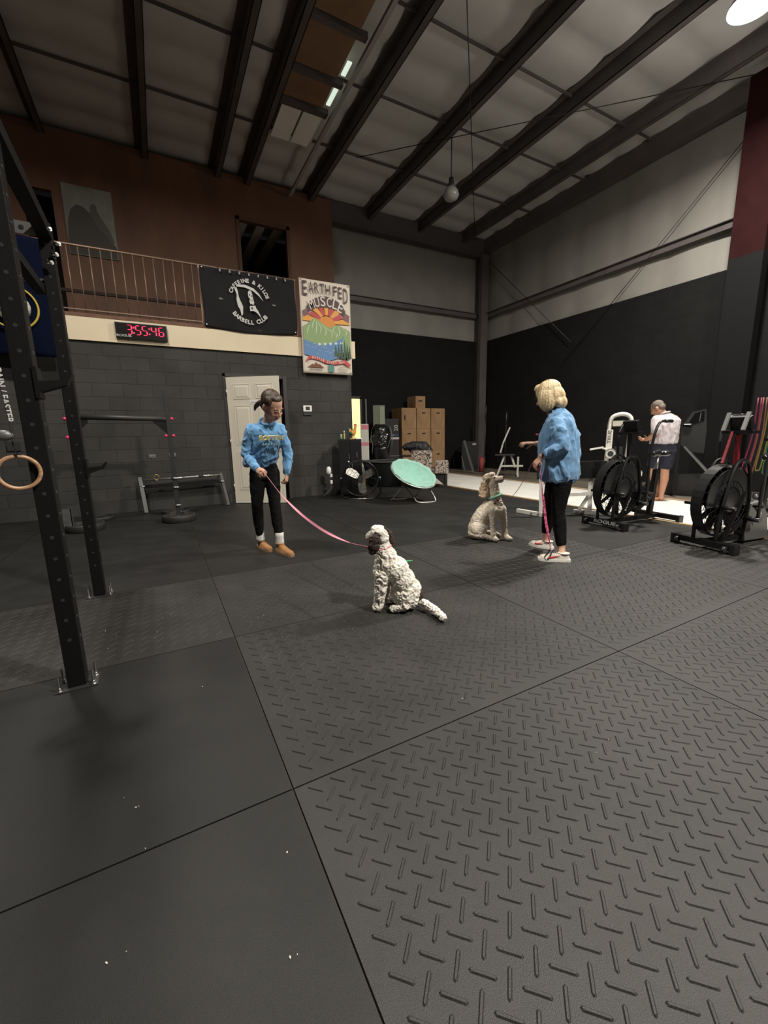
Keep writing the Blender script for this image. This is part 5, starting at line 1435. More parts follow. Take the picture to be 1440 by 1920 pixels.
mb.build('housing', satin_black, fn)
for y, nm in ((-.125, 'front_grille'), (.145, 'rear_grille')):
    g = MB()
    for r in (.08, .15, .22, .29, .35): g.tube(ringpts(r, FZ, y), .0028, 4, True)
    for t in range(16): g.cyl((.05 * cos(t * pi / 8), y, FZ + .05 * sin(t * pi / 8)), (.36 * cos(t * pi / 8), y, FZ + .36 * sin(t * pi / 8)), .0025, n=4)
    g.build(nm, black_metal, fn)
bl_m = mat('fan_blade_metal', (.40, .38, .34), .4, .5, var=.2, vscale=20)
MB().cyl((0, -.05, FZ), (0, .06, FZ), .055, n=18).build('hub', dark_grey, fn)
for k, a in enumerate((.5, 2.6, 4.9)):
    Ma = Matrix.Translation((0, 0, FZ)) @ Matrix.Rotation(-a, 4, 'Y')
    MB().prism([(.05, -.05), (.12, -.09), (.30, -.085), (.325, 0), (.30, .075), (.12, .07), (.05, .04)], -.004, .004, Ma @ Matrix.Rotation(pi / 2 + .45, 4, 'X')).build('blade', bl_m, fn)
MB().tube(spline([(-.39, -.03, FZ), (-.39, -.03, .12), (-.28, -.10, .018), (.0, -.12, .015), (.28, -.10, .018), (.39, -.03, .12), (.39, -.03, FZ)], 6), .014, 8).build('stand', black_metal, fn)
MB().cyl((-.20, -.17, .015), (.25, -.17, .015), .011, n=8).cyl((-.15, -.17, .015), (-.15, -.10, .016), .01, n=6).cyl((.2, -.17, .015), (.2, -.10, .016), .01, n=6).build('front_foot_bar', steel, fn)
for s_ in (-1, 1): MB().cyl((s_ * .36, 0, FZ), (s_ * .41, -.0, FZ), .02, n=8).build('pivot_knob', steel, fn)

# tub behind, with rim
tb = facing('storage_tub', (4.83, 8.95, 0), 29.3, 'big black oval plastic tub behind the fan and teal chair', 'tub')
MB().loft([(0, .15, 0, .38, .32), (0, .15, .03, .42, .36), (-.02, .15, .56, .52, .42), (-.02, .15, .60, .55, .45)], 36).build('shell', mat('tub_plastic', (.012, .015, .014), .35), tb)
MB().tube([(-.02 + .55 * cos(t * pi / 18), .15 + .45 * sin(t * pi / 18), .61) for t in range(36)], .018, 8, True).build('rim', mat('tub_rim', (.05, .055, .052), .4), tb)
# orange cable reel and boxes between fan and tub
bx = facing('cardboard_box', (3.95, 8.60, 0), 26, 'small brown cardboard box on the floor behind the fan', 'box')
MB().bb(-.14, .16, 0, .25, 0, .26).build('carton', mat('cardboard', (.30, .16, .08), .8, var=.1), bx)
MB().bb(-.02, .04, -.003, .253, 0.0, .263).build('tape_strip', mat('tape_orange', (.45, .14, .06), .5), bx)
tp = facing('toilet_paper_pack', (4.05, 9.2, 0), 25, 'blue and white wrapped paper pack stacked behind the cabinet', 'paper pack')
MB().bb(-.14, .10, 0, .2, 0, .52, .01).build('wrap', mat('pale_wrap', (.55, .58, .62), .5), tp)
MB().bb(-.142, .102, -.004, .1, .36, .45).build('blue_band', mat('sky_blue_wrap', (.16, .34, .55), .5), tp, label='sky blue band')
MB().bb(-.142, .102, -.004, .1, .20, .26).build('blue_band', mat('deep_blue_wrap', (.10, .12, .35), .5), tp, label='deep blue band')
# white and pink carton tower
for k, (z0, z1) in enumerate(((0, .62), (.62, 1.10), (1.10, 1.545))):
    c_ = facing('white_carton', (4.80, 9.888, z0), 26, ('lowest', 'middle', 'topmost')[k] + ' white carton' + (' with pink lid band' if k else '') + ' in the stack behind the cabinet', 'carton', 'stack of white cartons')
    MB().bb(-.13 - (.04 if k == 0 else 0), .07, 0, .3, 0, z1 - z0 - .002, .003).build('carton', mat('carton_white', (.60, .59, .52), .6), c_)
    if k: MB().bb(-.132, .072, -.003, .25, z1 - z0 - .14 if k == 2 else z1 - z0 - .12, z1 - z0 - .03).build('pink_band', mat('carton_pink', (.62, .22, .26), .6), c_, label='pink band')
# grey-green locker panel behind
lk = facing('locker', (5.26, 10.79, 0), 26, 'pale grey-green locker standing behind the black barrel lid', 'locker')
MB().bb(.20, .53, 0, .3, 0, 2.08, .004).build('body', mat('locker_green', (.15, .17, .12), .5, var=.1), lk)
MB().bb(.38, .52, -.015, 0, .05, 2.04).build('door', mat('locker_light', (.26, .28, .20), .5), lk)
MB().bb(-.02, .02, -.05, -.01, 0, 2.25).build('side_pole', mid_grey, lk)
# black bagged bin
bn = facing('waste_bin', (5.27, 10.0, 0), 27.5, 'black bin with liner and loose straps behind the tub', 'bin')
MB().loft([(.02, .2, 0, .20, .18), (.02, .2, .85, .26, .24), (.02, .2, .95, .27, .25)], 28).build('drum', satin_black, bn)
h = MB(); h.loft([(.02, .2, .93, .28, .26), (.01, .2, 1.05, .30, .27), (.03, .2, 1.25, .27, .24), (.02, .2, 1.45, .22, .2), (.0, .2, 1.53, .12, .1)], 28)
skin('liner', h, mat('bin_liner', (.010, .010, .010), .25), bn, .012, 2, folds(.03, 5, (1, 1, 1), 4.0))
for pts in ([(.26, -.02, 1.48), (.31, -.07, 1.30), (.25, -.07, 1.05), (.20, -.06, .9)], [(.30, -.02, 1.35), (.33, -.05, 1.15), (.31, -.05, .92)], [(-.22, -.02, .75), (-.20, -.05, 1.0), (-.24, -.05, 1.15), (-.15, -.08, 1.25)]):
    MB().tube(spline(pts, 5), .010, 6).build('strap', mid_grey, bn)
# foam plyo boxes with 20 on them
fb = mat('black_foam_cover', (.020, .020, .021), .5)
for k, (z0, z1, lb) in enumerate(((0, .62, 'bottom'), (.62, 1.18, 'middle'), (1.18, 1.72, 'top'))):
    f_ = facing('foam_plyo_box', (6.30, 11.25, z0 + .013), 0, lb + ' black foam jump box left of the wooden boxes', 'jump box', 'black foam jump boxes')
    MB().bb(-.28, .30, 0, .5, 0, z1 - z0 - .002, .012).build('cover', fb, f_)
    if k == 1:
        MB().bb(-.24, .30, -.003, 0, z1 - z0 - .085, z1 - z0 - .02).build('stripe', grey_paint, f_, label='grey lettered stripe')
        text('lettering', '20', .22, grey_paint, upright(-.13, -.004, .28, 0, -pi / 2), f_)
    if k == 2:
        MB().bb(-.27, .29, -.003, 0, .01, .07).build('stripe', mat('navy_stripe', (.03, .05, .10), .5), f_, label='navy lettered stripe')
        text('lettering', 'BALANCE', .06, grey_paint, upright(.0, -.005, .04), f_)
        text('lettering', '20', .19, grey_paint, upright(.20, -.004, .26, 0, pi / 2), f_)
    if k == 0: MB().bb(-.25, .30, -.002, 0, z1 - z0 - .04, z1 - z0 - .02).build('stripe', mid_grey, f_)
# wooden plyo boxes
pw_m = two_tone('plyo_plywood', (.20, .115, .05), (.33, .20, .10), 5, .3, .7, 6, .7, .15, 40, stretch=(1, 1, .3))
def plyo(x, y, z, w, d, h, label, slot='h', rz=0):
    r = empty('plyo_box', (x, y, z), rz, label, 'plyo box', 'wooden plyo boxes')
    MB().bb(-w / 2, w / 2, 0, d, 0, h - .003, .004).build('box', pw_m, r)
    if slot == 'h': MB().bb(-.065, .065, -.002, .01, h - .17, h - .13, .0).build('hand_slot', matte_black, r)
    else: MB().bb(-.17, -.13, -.002, .01, h * .42, h * .42 + .15).build('hand_slot', matte_black, r)
rows = [(0, .735), (.735, .675), (1.41, .64)]
xs = [(6.95, .54), (7.50, .54), (8.06, .55)]
for j, (z, h) in enumerate(rows):
    for i, (x, w_) in enumerate(xs):
        plyo(x, 11.2 + .01 * ((i * 3 + j) % 3), z + .013, w_ - .012, .62, h, 'wooden plyo box, %s of its stack, in the %s column' % (('bottom', 'middle', 'top')[j], ('left', 'centre', 'right')[i]), 'v' if (i, j) == (0, 2) else 'h')
plyo(7.40, 11.25, 2.063, .36, .5, .37, 'smallest wooden plyo box crowning the whole stack')
# black bag hanging in front
bg = facing('duffel_bag', (6.15, 9.55, .012), 32.5, 'black duffel bag slumped on a low bench behind the leopard armchair', 'bag')
s = MB(); limb(s, [((-.30, .1, .90), .09), ((-.05, .1, .93), .13), ((.20, .1, .86), .18), ((.30, .1, .78), .15)]); s.ball((.1, .1, .80), (.3, .14, .12), 16)
skin('bag', s, mat('bag_nylon', (.012, .012, .012), .6), bg, .012, 4, folds(.02, 8))
MB().bb(-.45, .40, -.1, .3, .64, .68).build('bench_top', satin_black, bg)
for x in (-.4, .35):
    for y in (-.06, .26): MB().bar((x, y, 0), (x, y, .64), .03).build('leg', satin_black, bg)
MB().bar((.42, 0, .45), (.42, 0, .82), .012).build('zip_pull', steel, bg)

# teal moon chair
mc = facing('moon_chair', (4.173, 6.54, 0), 32.5, 'teal plush saucer chair on crossed silver tube legs', 'chair')
cen = Vector((-.015, .0, .545)); nrm = Vector((.36, -.40, .84)).normalized()
Mm = Matrix.Translation(cen) @ axes(nrm, (0, 1, .3))
teal = mat('teal_plush', (.215, .42, .345), .95, sheen=.6, bump=.5, bscale=18, var=.06, vscale=10)
bm = bmesh.new(); RR = []
for side in (0, 1):
    rings = []
    for i in range(15):
        u = i / 14; r = .44 * u
        ring = []
        for j in range(48):
            a = 2 * pi * j / 48
            dz = -.17 * (1 - u ** 2.2) + .008 * sin(12 * a + 3) * u + .012 * noise.noise((r * 12 * cos(a), r * 12 * sin(a), 1.0)) + (.015 if u > .93 else 0)
            rr = r * (1 + .012 * sin(9 * a)) + .001
            ring.append(bm.verts.new((rr * cos(a), rr * sin(a) * .98, dz - .035 * side)))
        rings.append(ring)
    RR.append(rings)
for s_, rings in enumerate(RR):
    for A, B in zip(rings, rings[1:]):
        for j in range(48):
            q = (A[j], A[(j + 1) % 48], B[(j + 1) % 48], B[j]); f = bm.faces.new(q if s_ == 0 else q[::-1]); f.smooth = True
for j in range(48):
    f = bm.faces.new((RR[0][-1][j], RR[0][-1][(j + 1) % 48], RR[1][-1][(j + 1) % 48], RR[1][-1][j])); f.smooth = True
bmesh.ops.transform(bm, matrix=Mm, verts=bm.verts)
bmesh.ops.recalc_face_normals(bm, faces=bm.faces)
bm_obj(bm, 'cushion', teal, mc)
bk = MB(); q = Mm
bk.lathe([(0, -.245), (.16, -.235), (.30, -.17), (.41, -.06), (.435, -.03), (.40, -.04), (.28, -.15), (0, -.215)], (0, 0, 0), 40)
bmesh.ops.transform(bk.bm, matrix=Mm, verts=bk.bm.verts); bk.build('sling', mat('teal_grey_sling', (.055, .085, .075), .8), mc)
MB().tube([Mm @ Vector((.45 * cos(t * pi / 20), .445 * sin(t * pi / 20), -.02)) for t in range(40)], .011, 8, True).build('rim_tube', mat('silver_tube', (.50, .49, .46), .35, .6), mc)
slv = MATS['silver_tube']
MB().tube(spline([(-.22, .20, .42), (-.20, .02, .31), (-.02, -.16, .10), (.07, -.22, .018), (.34, -.16, .016), (.38, -.14, .06), (.28, .02, .24)], 6), .0115, 8).build('front_leg_loop', slv, mc)
MB().tube(spline([(-.16, -.08, .34), (-.25, .0, .26), (-.42, .10, .04), (-.44, .14, .016), (-.10, .26, .016), (.0, .26, .05), (.12, .15, .25)], 6), .0115, 8).build('rear_leg_loop', slv, mc)

# leopard armchair
la = facing('armchair', (5.66, 7.95, 0), 35.6, 'leopard print armchair with dark legs behind the teal chair', 'armchair')
leo = two_tone('leopard_print', (.035, .028, .025), (.42, .34, .28), 38, .44, .54, 2, .8, kind='noise')
MB().bb(-.60, -.10, .38, .50, .36, .86, .03).build('backrest', leo, la)
MB().bb(-.60, .20, -.05, .42, .32, .46, .03).build('seat', leo, la)
MB().bb(-.02, .29, -.10, .40, .34, .63, .03).build('arm', leo, la)
MB().bb(-.70, -.58, -.10, .40, .34, .63, .03).build('arm', leo, la)
dkl = mat('dark_chair_leg', (.016, .014, .013), .5)
for x, y in ((.24, -.06), (-.62, -.06), (.24, .40), (-.62, .44)): MB().bar((x, y, 0), (x, y, .36), .05).build('leg', dkl, la)
MB().prism([(.22, .05), (.22, .34), (-.12, .34)], -.01, .01, upright(0, -.04, 0)).build('brace', dkl, la)

# ------------------------------------------------------------------ dark wall equipment
eb = facing('equipment_case', (9.2, 11.0, 0), 38, 'dark equipment case with a small silver latch right of the wooden boxes', 'case')
MB().bb(-.25, .30, 0, .5, 0, .98, .01).build('case', matte_black, eb); MB().bb(.10, .22, -.02, 0, .86, .92).build('latch', steel, eb)
tl_ = facing('tilted_board', (8.75, 10.2, 0), 40.5, 'tilted grey flat panel leaning beside the red roller', 'panel')
MB().bar((-.33, .05, 1.03), (-.02, -.05, .02), .11, .03).build('panel', mat('panel_grey', (.09, .09, .088), .6), tl_)
MB().bar((-.40, .05, .55), (-.30, -.0, .1), .03, .02).build('strut', steel, tl_)
rr_ = facing('foam_roller', (9.05, 10.3, 0), 40.5, 'red foam roller standing beside the tilted grey panel', 'roller')
MB().cyl((.06, 0, 0), (.06, 0, .48), .075, n=20).cyl((.06, 0, .481), (.06, 0, .50), .05, n=16).build('roller', mat('roller_red', (.20, .025, .025), .7), rr_)
MB().cyl((.06, 0, .50), (.06, 0, .502), .03, n=14).build('core', matte_black, rr_)
for k, (x, y, h, lb) in enumerate(((9.75, 10.85, 2.16, 'taller dark barbell standing upright in the far corner'), (9.95, 10.1, 1.90, 'shorter dark barbell standing upright in the far corner'))):
    bb_ = empty('barbell', (x, y, 0), 0, lb, 'barbell', 'upright barbells in the far corner')
    MB().cyl((0, 0, .30), (0, 0, h - .38), .015, n=10).build('shaft', mat('dull_steel', (.05, .05, .05), .5, .6), bb_)
    MB().cyl((0, 0, .02), (0, 0, .42), .026, n=12).cyl((0, 0, .42), (0, 0, .45), .04, n=12).build('sleeve', MATS['dull_steel'], bb_)
    MB().cyl((0, 0, h - .42), (0, 0, h), .026, n=12).cyl((0, 0, h - .45), (0, 0, h - .42), .04, n=12).build('sleeve', MATS['dull_steel'], bb_)
    MB().cyl((0, 0, 0), (0, 0, .06), .06, n=14).build('holder', satin_black, bb_)
# adjustable bench
ab = facing('adjustable_bench', (8.585, 9.047, 0), 43.5, 'pale-framed adjustable weight bench with raised back behind the cream dog', 'bench')
pf_ = mat('pale_frame', (.42, .40, .35), .5)
MB().bar((.34, .0, 1.40), (.16, .0, .94), .11, .04, .01).bar((.16, 0, .93), (.10, .0, .68), .11, .04, .01).build('back_support', pf_, ab)
MB().bar((.10, .04, .66), (.18, .04, .62), .16, .05).build('hinge_block', satin_black, ab)
MB().bb(-.05, .50, -.12, .16, .60, .65, .012).build('seat_pad', satin_black, ab)
MB().bar((.22, 0, .60), (.02, -.03, .02), .07, .05).build('leg', pf_, ab)
MB().bar((.40, .02, .60), (.52, .06, .26), .06, .05).build('leg', pf_, ab)
MB().bar((.14, 0, .30), (.74, .08, .30), .05, .05).build('base_rail', pf_, ab)
MB().bar((.60, .06, .30), (.60, .06, .56), .05, .05).build('leg', pf_, ab)
MB().bar((.60, -.15, .03), (.60, .30, .03), .05, .05).bar((.60, .06, .03), (.60, .06, .3), .05, .05).build('rear_foot', pf_, ab)

# white H-frame behind the woman
wf = facing('weight_bench', (5.25, 4.15, 0), 51, 'white steel weight bench frame on the mats just behind the blonde woman', 'bench')
wm = white_metal
MB().bar((-.62, .06, .035), (-.20, -.22, .035), .055, .06, .004).build('foot', wm, wf)
MB().bar((.20, .25, .035), (.75, .18, .035), .055, .06, .004).build('foot', wm, wf)
MB().bar((-.26, -.17, .06), (-.28, -.17, .66), .06, .06, .004).build('post', wm, wf)
MB().bar((.42, .22, .06), (.40, .22, .66), .06, .06, .004).build('post', wm, wf)
MB().bar((-.26, -.17, .32), (.40, .22, .32), .05, .05, .004).build('crossbar', wm, wf)
MB().bar((.26, .16, .05), (.40, .22, .30), .04, .04).build('gusset', wm, wf)
MB().bar((-.34, -.16, .69), (.60, .25, .69), .26, .05, .01, roll=pi / 2).build('pad', satin_black, wf)
for p in ((-.40, -.09), (-.30, -.155)): MB().cyl((p[0], p[1] - .032, .035), (p[0], p[1] - .05, .035), .012, n=8).build('bolt', dark_grey, wf)

# white cable machine tower
ct = facing('cable_machine', (7.60, 4.62, .012), 58.7, 'white cable machine with a rounded top arch behind the left air bike', 'machine')
MB().tube(spline([(-.34, 0, .05), (-.335, 0, .9), (-.33, 0, 1.30), (-.30, 0, 1.47), (-.20, 0, 1.53), (-.08, 0, 1.53), (.0, 0, 1.47), (.015, 0, 1.35), (.0, 0, .95), (-.05, 0, .05)], 8), .036, 4).build('arch_frame', wm, ct)
MB().bb(-.28, -.02, -.02, .02, 1.32, 1.42, .006).build('header_plate', mat('cream_plate', (.48, .46, .37), .5), ct)
MB().bb(-.36, -.26, -.05, -.03, .86, 1.26, .006).build('guide_plate', wm, ct)
text('lettering', 'TRUE', .085, dark_grey, upright(-.31, -.052, 1.13, 0, pi / 2), ct, xscale=1.2)
MB().cyl((-.27, -.11, .82), (-.27, -.05, .82), .095, n=24).build('cam_wheel', wm, ct)
MB().cyl((-.27, -.115, .82), (-.27, -.10, .82), .05, n=20).build('wheel_hub', dark_grey, ct)
MB().tube([(-.27 + .092 * cos(t * pi / 10), -.115, .82 + .092 * sin(t * pi / 10)) for t in range(20)], .006, 6, True).build('wheel_rim', dark_grey, ct)
MB().bb(-.22, -.08, -.02, .10, .15, .95).build('weight_stack', matte_black, ct)
MB().bar((-.45, 0, .03), (.35, 0, .03), .06, .05).bar((-.17, -.35, .03), (-.17, .4, .03), .06, .05).build('base', wm, ct)
MB().bb(.05, .26, -.10, .15, .42, .50, .01).build('seat', wm, ct); MB().bar((.14, 0, .05), (.12, 0, .42), .05, .05).build('seat_post', wm, ct)
MB().bar((-.62, -.15, .90), (-.40, -.10, .94), .04, .03).bar((-.40, -.10, .92), (-.33, 0, .9), .04, .03).build('arm_lever', wm, ct)

# ------------------------------------------------------------------ air bikes
def air_bike(loc, rz, label, red=False):
    r = empty('air_bike', loc, rz, label, 'air bike', 'air bikes')
    fm = black_metal
    def stab(x, nm):
        o = MB().bb(x - .035, x + .035, -.30, .30, .035, .10, .006).build(nm, fm, r)
        for s in (-1, 1):
            MB().bb(x - .045, x + .045, s * .30 - .025, s * .30 + .025, 0, .105, .006).build('rubber_foot', satin_black, o)
        return o
    o = stab(0, 'front_stabilizer')
    for s in (-1, 1): MB().cyl((-.055, s * .24 - .015, .05), (-.055, s * .24 + .015, .05), .032, n=14).build('transport_wheel', dark_grey, o)
    if not red: text('lettering', 'ROGUE', .062, grey_paint, Matrix.Translation((-.036, -.03, .068)) @ Matrix.Rotation(-pi / 2, 4, 'Z') @ Matrix.Rotation(pi / 2, 4, 'X'), o, xscale=1.6, bold=.001)
    stab(1.05, 'rear_stabilizer')
    cx, cz, R, hw = .20, .50, .385, .085
    for s in (-1, 1):
        g = MB()
        for q in (.10, .16, .22, .28, .34, R): g.tube([(cx + q * cos(t * pi / 18), s * (hw - .03 * (q / R) ** 3), cz + q * sin(t * pi / 18)) for t in range(36)], .0035, 4, True)
        for t in range(24):
            a = t * pi / 12; g.tube([(cx + .08 * cos(a), s * hw, cz + .08 * sin(a)), (cx + .25 * cos(a + .1), s * (hw - .01), cz + .25 * sin(a + .1)), (cx + R * cos(a + .2), s * (hw - .03), cz + R * sin(a + .2))], .0028, 4)
        g.build('cage', fm, r)
        MB().lathe([(0, 0), (.13, 0), (.13, .008), (.10, .014), (0, .014)], (cx, s * (hw + .002), cz), 24, Matrix.Rotation(-s * pi / 2, 4, 'X')).build('cage_badge', satin_black, r)
    g = MB()
    for a0 in range(36):
        a = a0 * pi / 18; b = (a0 + 1) * pi / 18
        v = [g.bm.verts.new((cx + q * cos(t), y, cz + q * sin(t))) for q, t, y in ((R + .004, a, -.052), (R + .004, b, -.052), (R + .004, b, .052), (R + .004, a, .052))]
        v2 = [g.bm.verts.new((cx + q * cos(t), y, cz + q * sin(t))) for q, t, y in ((R - .004, a, -.052), (R - .004, b, -.052), (R - .004, b, .052), (R - .004, a, .052))]
        if True:
            g.bm.faces.new(v); g.bm.faces.new(v2[::-1])
            for k in range(4): g.bm.faces.new((v[k], v2[k], v2[(k + 1) % 4], v[(k + 1) % 4]))
    g.build('rim_band', satin_black, r)
    for s in (-1, 1):
        MB().prism([(cx + .345 * cos(radians(t)), .50 + .345 * sin(radians(t))) for t in range(-8, 189, 7)], -.004, .004, upright(0, s * (hw - .012), 0)).build('side_shroud', satin_black, r)
    f_ = MB()
    for t in range(12):
        Ma = Matrix.Translation((cx, 0, cz)) @ Matrix.Rotation(-t * pi / 6, 4, 'Y')
        f_.prism([(.05, -.045), (.35, -.045), (.35, .045), (.05, .045)], -.003, .003, Ma @ Matrix.Rotation(.25, 4, 'X'))
    f_.cyl((cx, -.07, cz), (cx, .07, cz), .05, n=16); f_.build('fan_wheel', satin_black, r)
    for s in (-1, 1):
        MB().tube(spline([(0, s * .11, .08), (.02, s * .115, .35), (.14, s * .11, .80), (.26, s * .10, .93), (.42, s * .09, .86), (.50, s * .08, .55), (.52, s * .07, .25)], 6), .019, 8).build('wheel_frame', fm, r)
        MB().bar((.14, s * .11, .12), (.38, s * .11, .60), .035, .012).build('wheel_strut', fm, r)
        MB().cyl((.02, s * .12, .46), (.02, s * .25, .46), .018, n=12).build('foot_peg', satin_black, r)
        # moving arm
        arm = MB().tube(spline([(.50, s * .19, .30), (.47, s * .21, .60), (.44, s * .235, .95), (.45, s * .25, 1.18), (.50, s * .25, 1.31), (.56, s * .25, 1.36), (.64, s * .25, 1.365)] if not red else
                               [(.50, s * .19, .30), (.47, s * .21, .60), (.44, s * .235, .95), (.46, s * .25, 1.18), (.52, s * .25, 1.32), (.62, s * .25, 1.39), (.74, s * .25, 1.40)], 6), .0165, 10).build('moving_arm', mat('arm_tube', (.045, .045, .045), .35, .5) if red else mat('arm_tube_dark', (.03, .03, .03), .35, .5), r)
        MB().cyl((.62, s * .25, 1.365), (.76, s * .25, 1.362), .021, n=12).build('grip', satin_black, arm) if not red else MB().cyl((.74, s * .25, 1.40), (.86, s * .25, 1.395), .021, n=12).build('grip', satin_black, arm)
        MB().cyl((.50, s * .10, .30), (.50, s * .215, .30), .028, n=14).build('pivot', dark_grey, r)
        # crank and pedal
        cr = MB().bar((.66, s * .12, .34), (.66 + s * .12, s * .12, .34 - s * .10), .03, .014).build('crank_arm', steel if red else dark_grey, r)
        MB().bb(.66 + s * .12 - .05, .66 + s * .12 + .05, s * .13, s * .13 + s * .095, .34 - s * .10 - .012, .34 - s * .10 + .012, .003).build('pedal', satin_black, cr)
    MB().bar((0, 0, .07), (1.05, 0, .07), .06, .05).build('floor_beam', fm, r)
    MB().bar((.38, 0, .12), (.34, 0, 1.20), .038, .038).build('mast', red_metal if red else fm, r, label='dark red mast' if red else None)
    MB().bar((.52, 0, .18), (.86, 0, .36), .06, .06).bar((.86, 0, .08), (.92, 0, .72), .06, .06).build('seat_tube', fm, r)
    MB().cyl((.91, 0, .68), (.935, 0, .90), .020, n=12).build('seat_post', steel, r)
    se = MB(); limb(se, [((.83, 0, .935), .035), ((.93, 0, .94), .055)]); se.ball((1.0, -.05, .94), (.085, .075, .042), 14); se.ball((1.0, .05, .94), (.085, .075, .042), 14)
    skin('seat', se, mat('seat_vinyl', (.012, .012, .012), .22), r, .008, 4)
    MB().lathe([(0, -.03), (.16, -.03), (.175, -.015), (.175, .015), (.16, .03), (0, .03)], (.66, .04, .34), 28, Matrix.Rotation(pi / 2, 4, 'X')).bb(.40, .68, .02, .07, .26, .44, .01).build('belt_guard', mid_grey if red else satin_black, r)
    if red: MB().prism([(.55, .03), (1.0, .03), (.92, .30), (.80, .46), (.62, .44)], -.05, .05, upright(0, 0, 0)).build('drive_cover', mat('cover_grey', (.10, .10, .095), .5), r, label='grey triangular drive cover')
    mo = MB().box((.36, 0, 1.31), (.055, .20, .15), Matrix.Rotation(-.35, 4, 'Y'), .01).build('monitor', satin_black, r)
    MB().box((.385, 0, 1.315), (.012, .12, .08), Matrix.Rotation(-.35, 4, 'Y')).build('screen', mat('lcd_grey', (.12, .13, .12), .15), mo)
    MB().bb(.30, .42, -.15, .15, 1.20, 1.235, .006).build('handle_yoke', fm, r)
    if red:
        for s, xx in ((-1, .0), (1, .03)):
            MB().box((.25 + xx, s * .10, 1.33), (.02, .035, .19), Matrix.Rotation(.35, 4, 'Y')).build('side_screen_edge', mat('silver_trim', (.5, .5, .48), .3, .7), mo)
        MB().bar((.42, -.22, 1.14), (.95, -.32, 1.14), .09, .03, roll=0).build('cross_panel', satin_black, r)
        MB().bar((.50, -.28, 1.145), (.60, -.293, 1.145), .045, .034).build('sticker', mat('warning_sticker', (.62, .45, .35), .5), r, label='cream and orange warning sticker')
        MB().bar((.66, -.302, 1.145), (.82, -.322, 1.145), .05, .034).build('sticker', white_paint, r, label='white lettered sticker')
        MB().bar((.10, -.02, .90), (.30, .04, 1.22), .022, .022).build('front_strut', red_metal, r, label='bright red strut')
    else:
        text('lettering', 'ECHO', .05, grey_paint, Matrix.Translation((.26, -.119, .30)) @ Matrix.Rotation(-1.1, 4, 'Y') @ Matrix.Rotation(pi / 2, 4, 'X'), r, xscale=1.4)
    return r
air_bike((5.10, 3.33, 0), radians(-6), 'black air bike with lettered front foot, between the blonde woman and the man')
air_bike((5.03, 2.15, 0), radians(-9), 'black air bike with dark red mast at the right edge, nearest the viewer', True)

# treadmill behind the man
tm = facing('treadmill', (8.75, 4.13, 0.012), 64.7, 'tall black treadmill with angled console right of the man', 'treadmill')
MB().prism([(-.22, 1.20), (-.04, 1.55), (.16, 1.60), (.18, 1.42), (.20, 1.25), (.20, .80), (-.05, .84), (-.20, 1.0)], -.04, .04, upright(0, 0, 0)).build('console', matte_black, tm)
MB().prism([(-.10, 1.30), (.0, 1.53), (.14, 1.57), (.15, 1.40)], .042, .05, upright(0, 0, 0)).build('screen', mat('black_glass', (.006, .006, .007), .08), tm)
MB().bar((.08, -.055, 1.38), (.09, -.055, 1.54), .035, .006).build('silver_reflector', mat('silver_trim', (.5, .5, .48), .3, .7), tm)
MB().bb(-.14, -.04, -.09, -.04, 1.325, 1.34).build('key_light', white_paint, tm)
MB().bar((-.25, -.05, 1.36), (-.02, -.05, 1.32), .05, .05).build('handrail', satin_black, tm)
for y in (-.25, .30):
    MB().bar((-.17, y, .1), (-.20, y, 1.34), .07, .06).build('upright', black_metal, tm)
    MB().bar((-.10, y, .93), (.40, y, .33), .035, .03).build('brace', mid_grey, tm)
MB().bar((-.65, 0, .14), (.9, 0, .24), .45, .12, roll=pi / 2).build('deck', satin_black, tm)
MB().bb(-.68, -.60, -.25, .30, .0, .16).build('foot', black_metal, tm)
MB().bb(.50, .60, -.25, .30, .0, .2).build('foot', black_metal, tm)

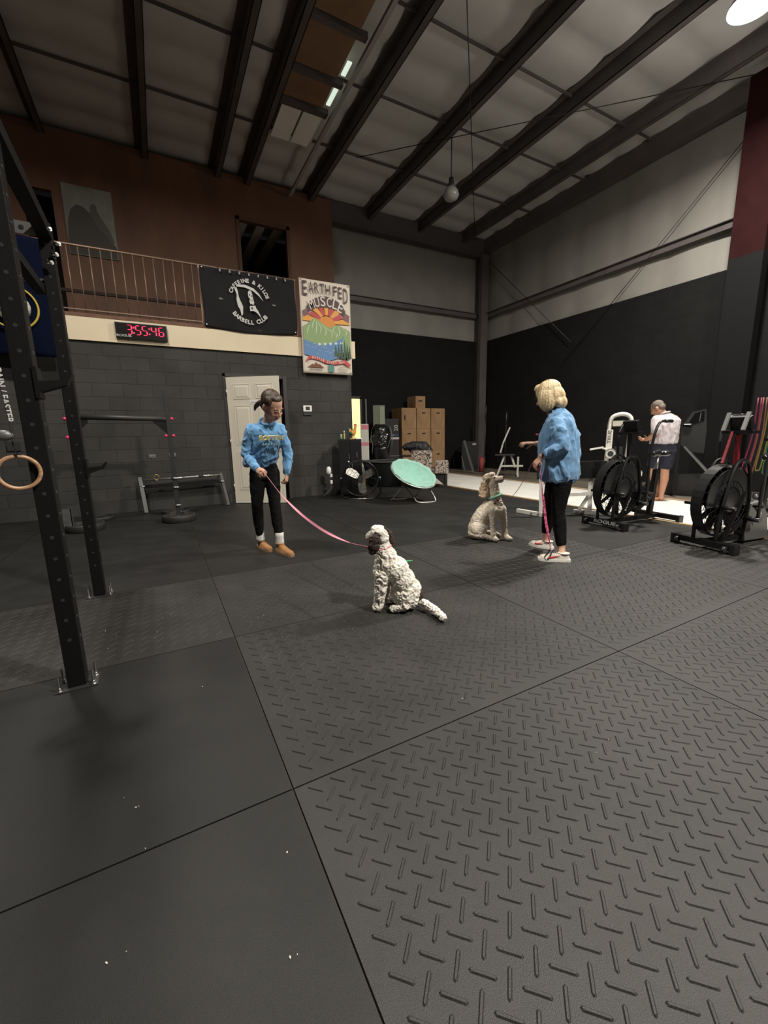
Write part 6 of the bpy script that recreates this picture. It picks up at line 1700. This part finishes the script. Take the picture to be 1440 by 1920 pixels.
# coloured bands hanging on a rack
bd = facing('band_rack', (7.93, 2.70, 0.012), 71.2, 'black band rack at the right edge hung with stretch bands', 'rack')
MB().bar((.10, 0, 0), (.06, 0, 1.95), .06, .06).build('post', black_metal, bd)
MB().bar((-.25, 0, 1.70), (.30, 0, 1.70), .05, .04).build('peg_bar', black_metal, bd)
MB().bb(-.15, .35, -.2, .2, 0, .04).build('base', black_metal, bd)
for k, (x0, x1, z0, z1, col, nm) in enumerate(((-.19, -.27, 1.68, .55, (.14, .009, .04), 'magenta'), (-.13, -.20, 1.68, .50, (.13, .045, .03), 'coral'), (-.06, -.11, 1.68, .62, (.12, .10, .015), 'yellow'), (.0, -.03, 1.68, .58, (.02, .085, .04), 'green'), (-.02, .03, 1.95, 1.55, (.20, .014, .08), 'pink'))):
    b_ = facing('stretch_band', (7.93, 2.70, 0.012), 71.2, nm + ' stretch band hanging from the rack at the right edge', 'band', 'hanging stretch bands')
    pts = spline([(x0 - .02, -.045, z0), (x0 - .03, -.05, (z0 + z1) / 2), (x1 - .02, -.05, z1 + .05), (x1 + .01, -.05, z1), (x1 + .035, -.05, z1 + .06), (x0 + .02, -.05, (z0 + z1) / 2), (x0 + .015, -.045, z0)], 5)
    MB().tube(pts, .010, 6).build('band', mat(nm + '_latex', col, .5), b_)
# weight plates and dumbbells low right
for k, (x, z, lb) in enumerate(((-.12, .0, 'lower black dumbbell on the floor under the hanging bands'), (-.02, .17, 'upper black dumbbell stacked under the hanging bands'))):
    db = facing('dumbbell', (7.5, 2.45, z + .012), 71.2, lb, 'dumbbell', 'dumbbells under the bands')
    for s in (-1, 1): MB().cyl((x + s * .10, 0, .085), (x + s * .19, 0, .085), .08, n=6).build('head', satin_black, db)
    MB().cyl((x - .10, 0, .085), (x + .10, 0, .085), .016, n=10).build('handle', chrome, db)

survey_scale()
# ------------------------------------------------------------------ bits on the floor
o = MB().prism([(-.045, -.008), (-.02, -.016), (.02, -.012), (.05, -.006), (.045, .010), (.0, .014), (-.04, .008)], 0, .004, Matrix.Translation((1.95, 3.19, .001)) @ Matrix.Rotation(-.35, 4, 'Z')).build('green_scrap', mat('green_scrap', (.06, .32, .13), .6))
tag(o, 'small green scrap lying on the mat behind the brown-eared dog', 'scrap')
random.seed(11)
mb = MB()
spots = [(-.20, 1.45), (-.08, 1.20), (.05, 2.0), (-.35, 2.62), (-.28, 2.85), (-.15, 2.75), (-.42, 2.95), (-.1, 3.0), (.45, 2.62), (.62, 3.1), (1.4, 3.2), (1.9, 2.9), (2.2, 2.75), (1.2, 2.8), (.2, 1.0), (.12, .75), (-.3, .95), (1.3, .8), (1.05, 1.35), (1.6, 3.9), (2.5, 3.4)]
for x, y in spots:
    for k in range(random.choice((1, 1, 2, 3))):
        a = random.uniform(0, pi); l = random.uniform(.002, .006)
        px_, py_ = x + random.gauss(0, .05), y + random.gauss(0, .05)
        mb.box((px_, py_, .002), (l, l * .5, .002), a)
tag(mb.build('lint', mat('pale_lint', (.55, .52, .46), .8)), 'tiny pale crumbs and lint scattered over the black mats', 'lint', kind='stuff')
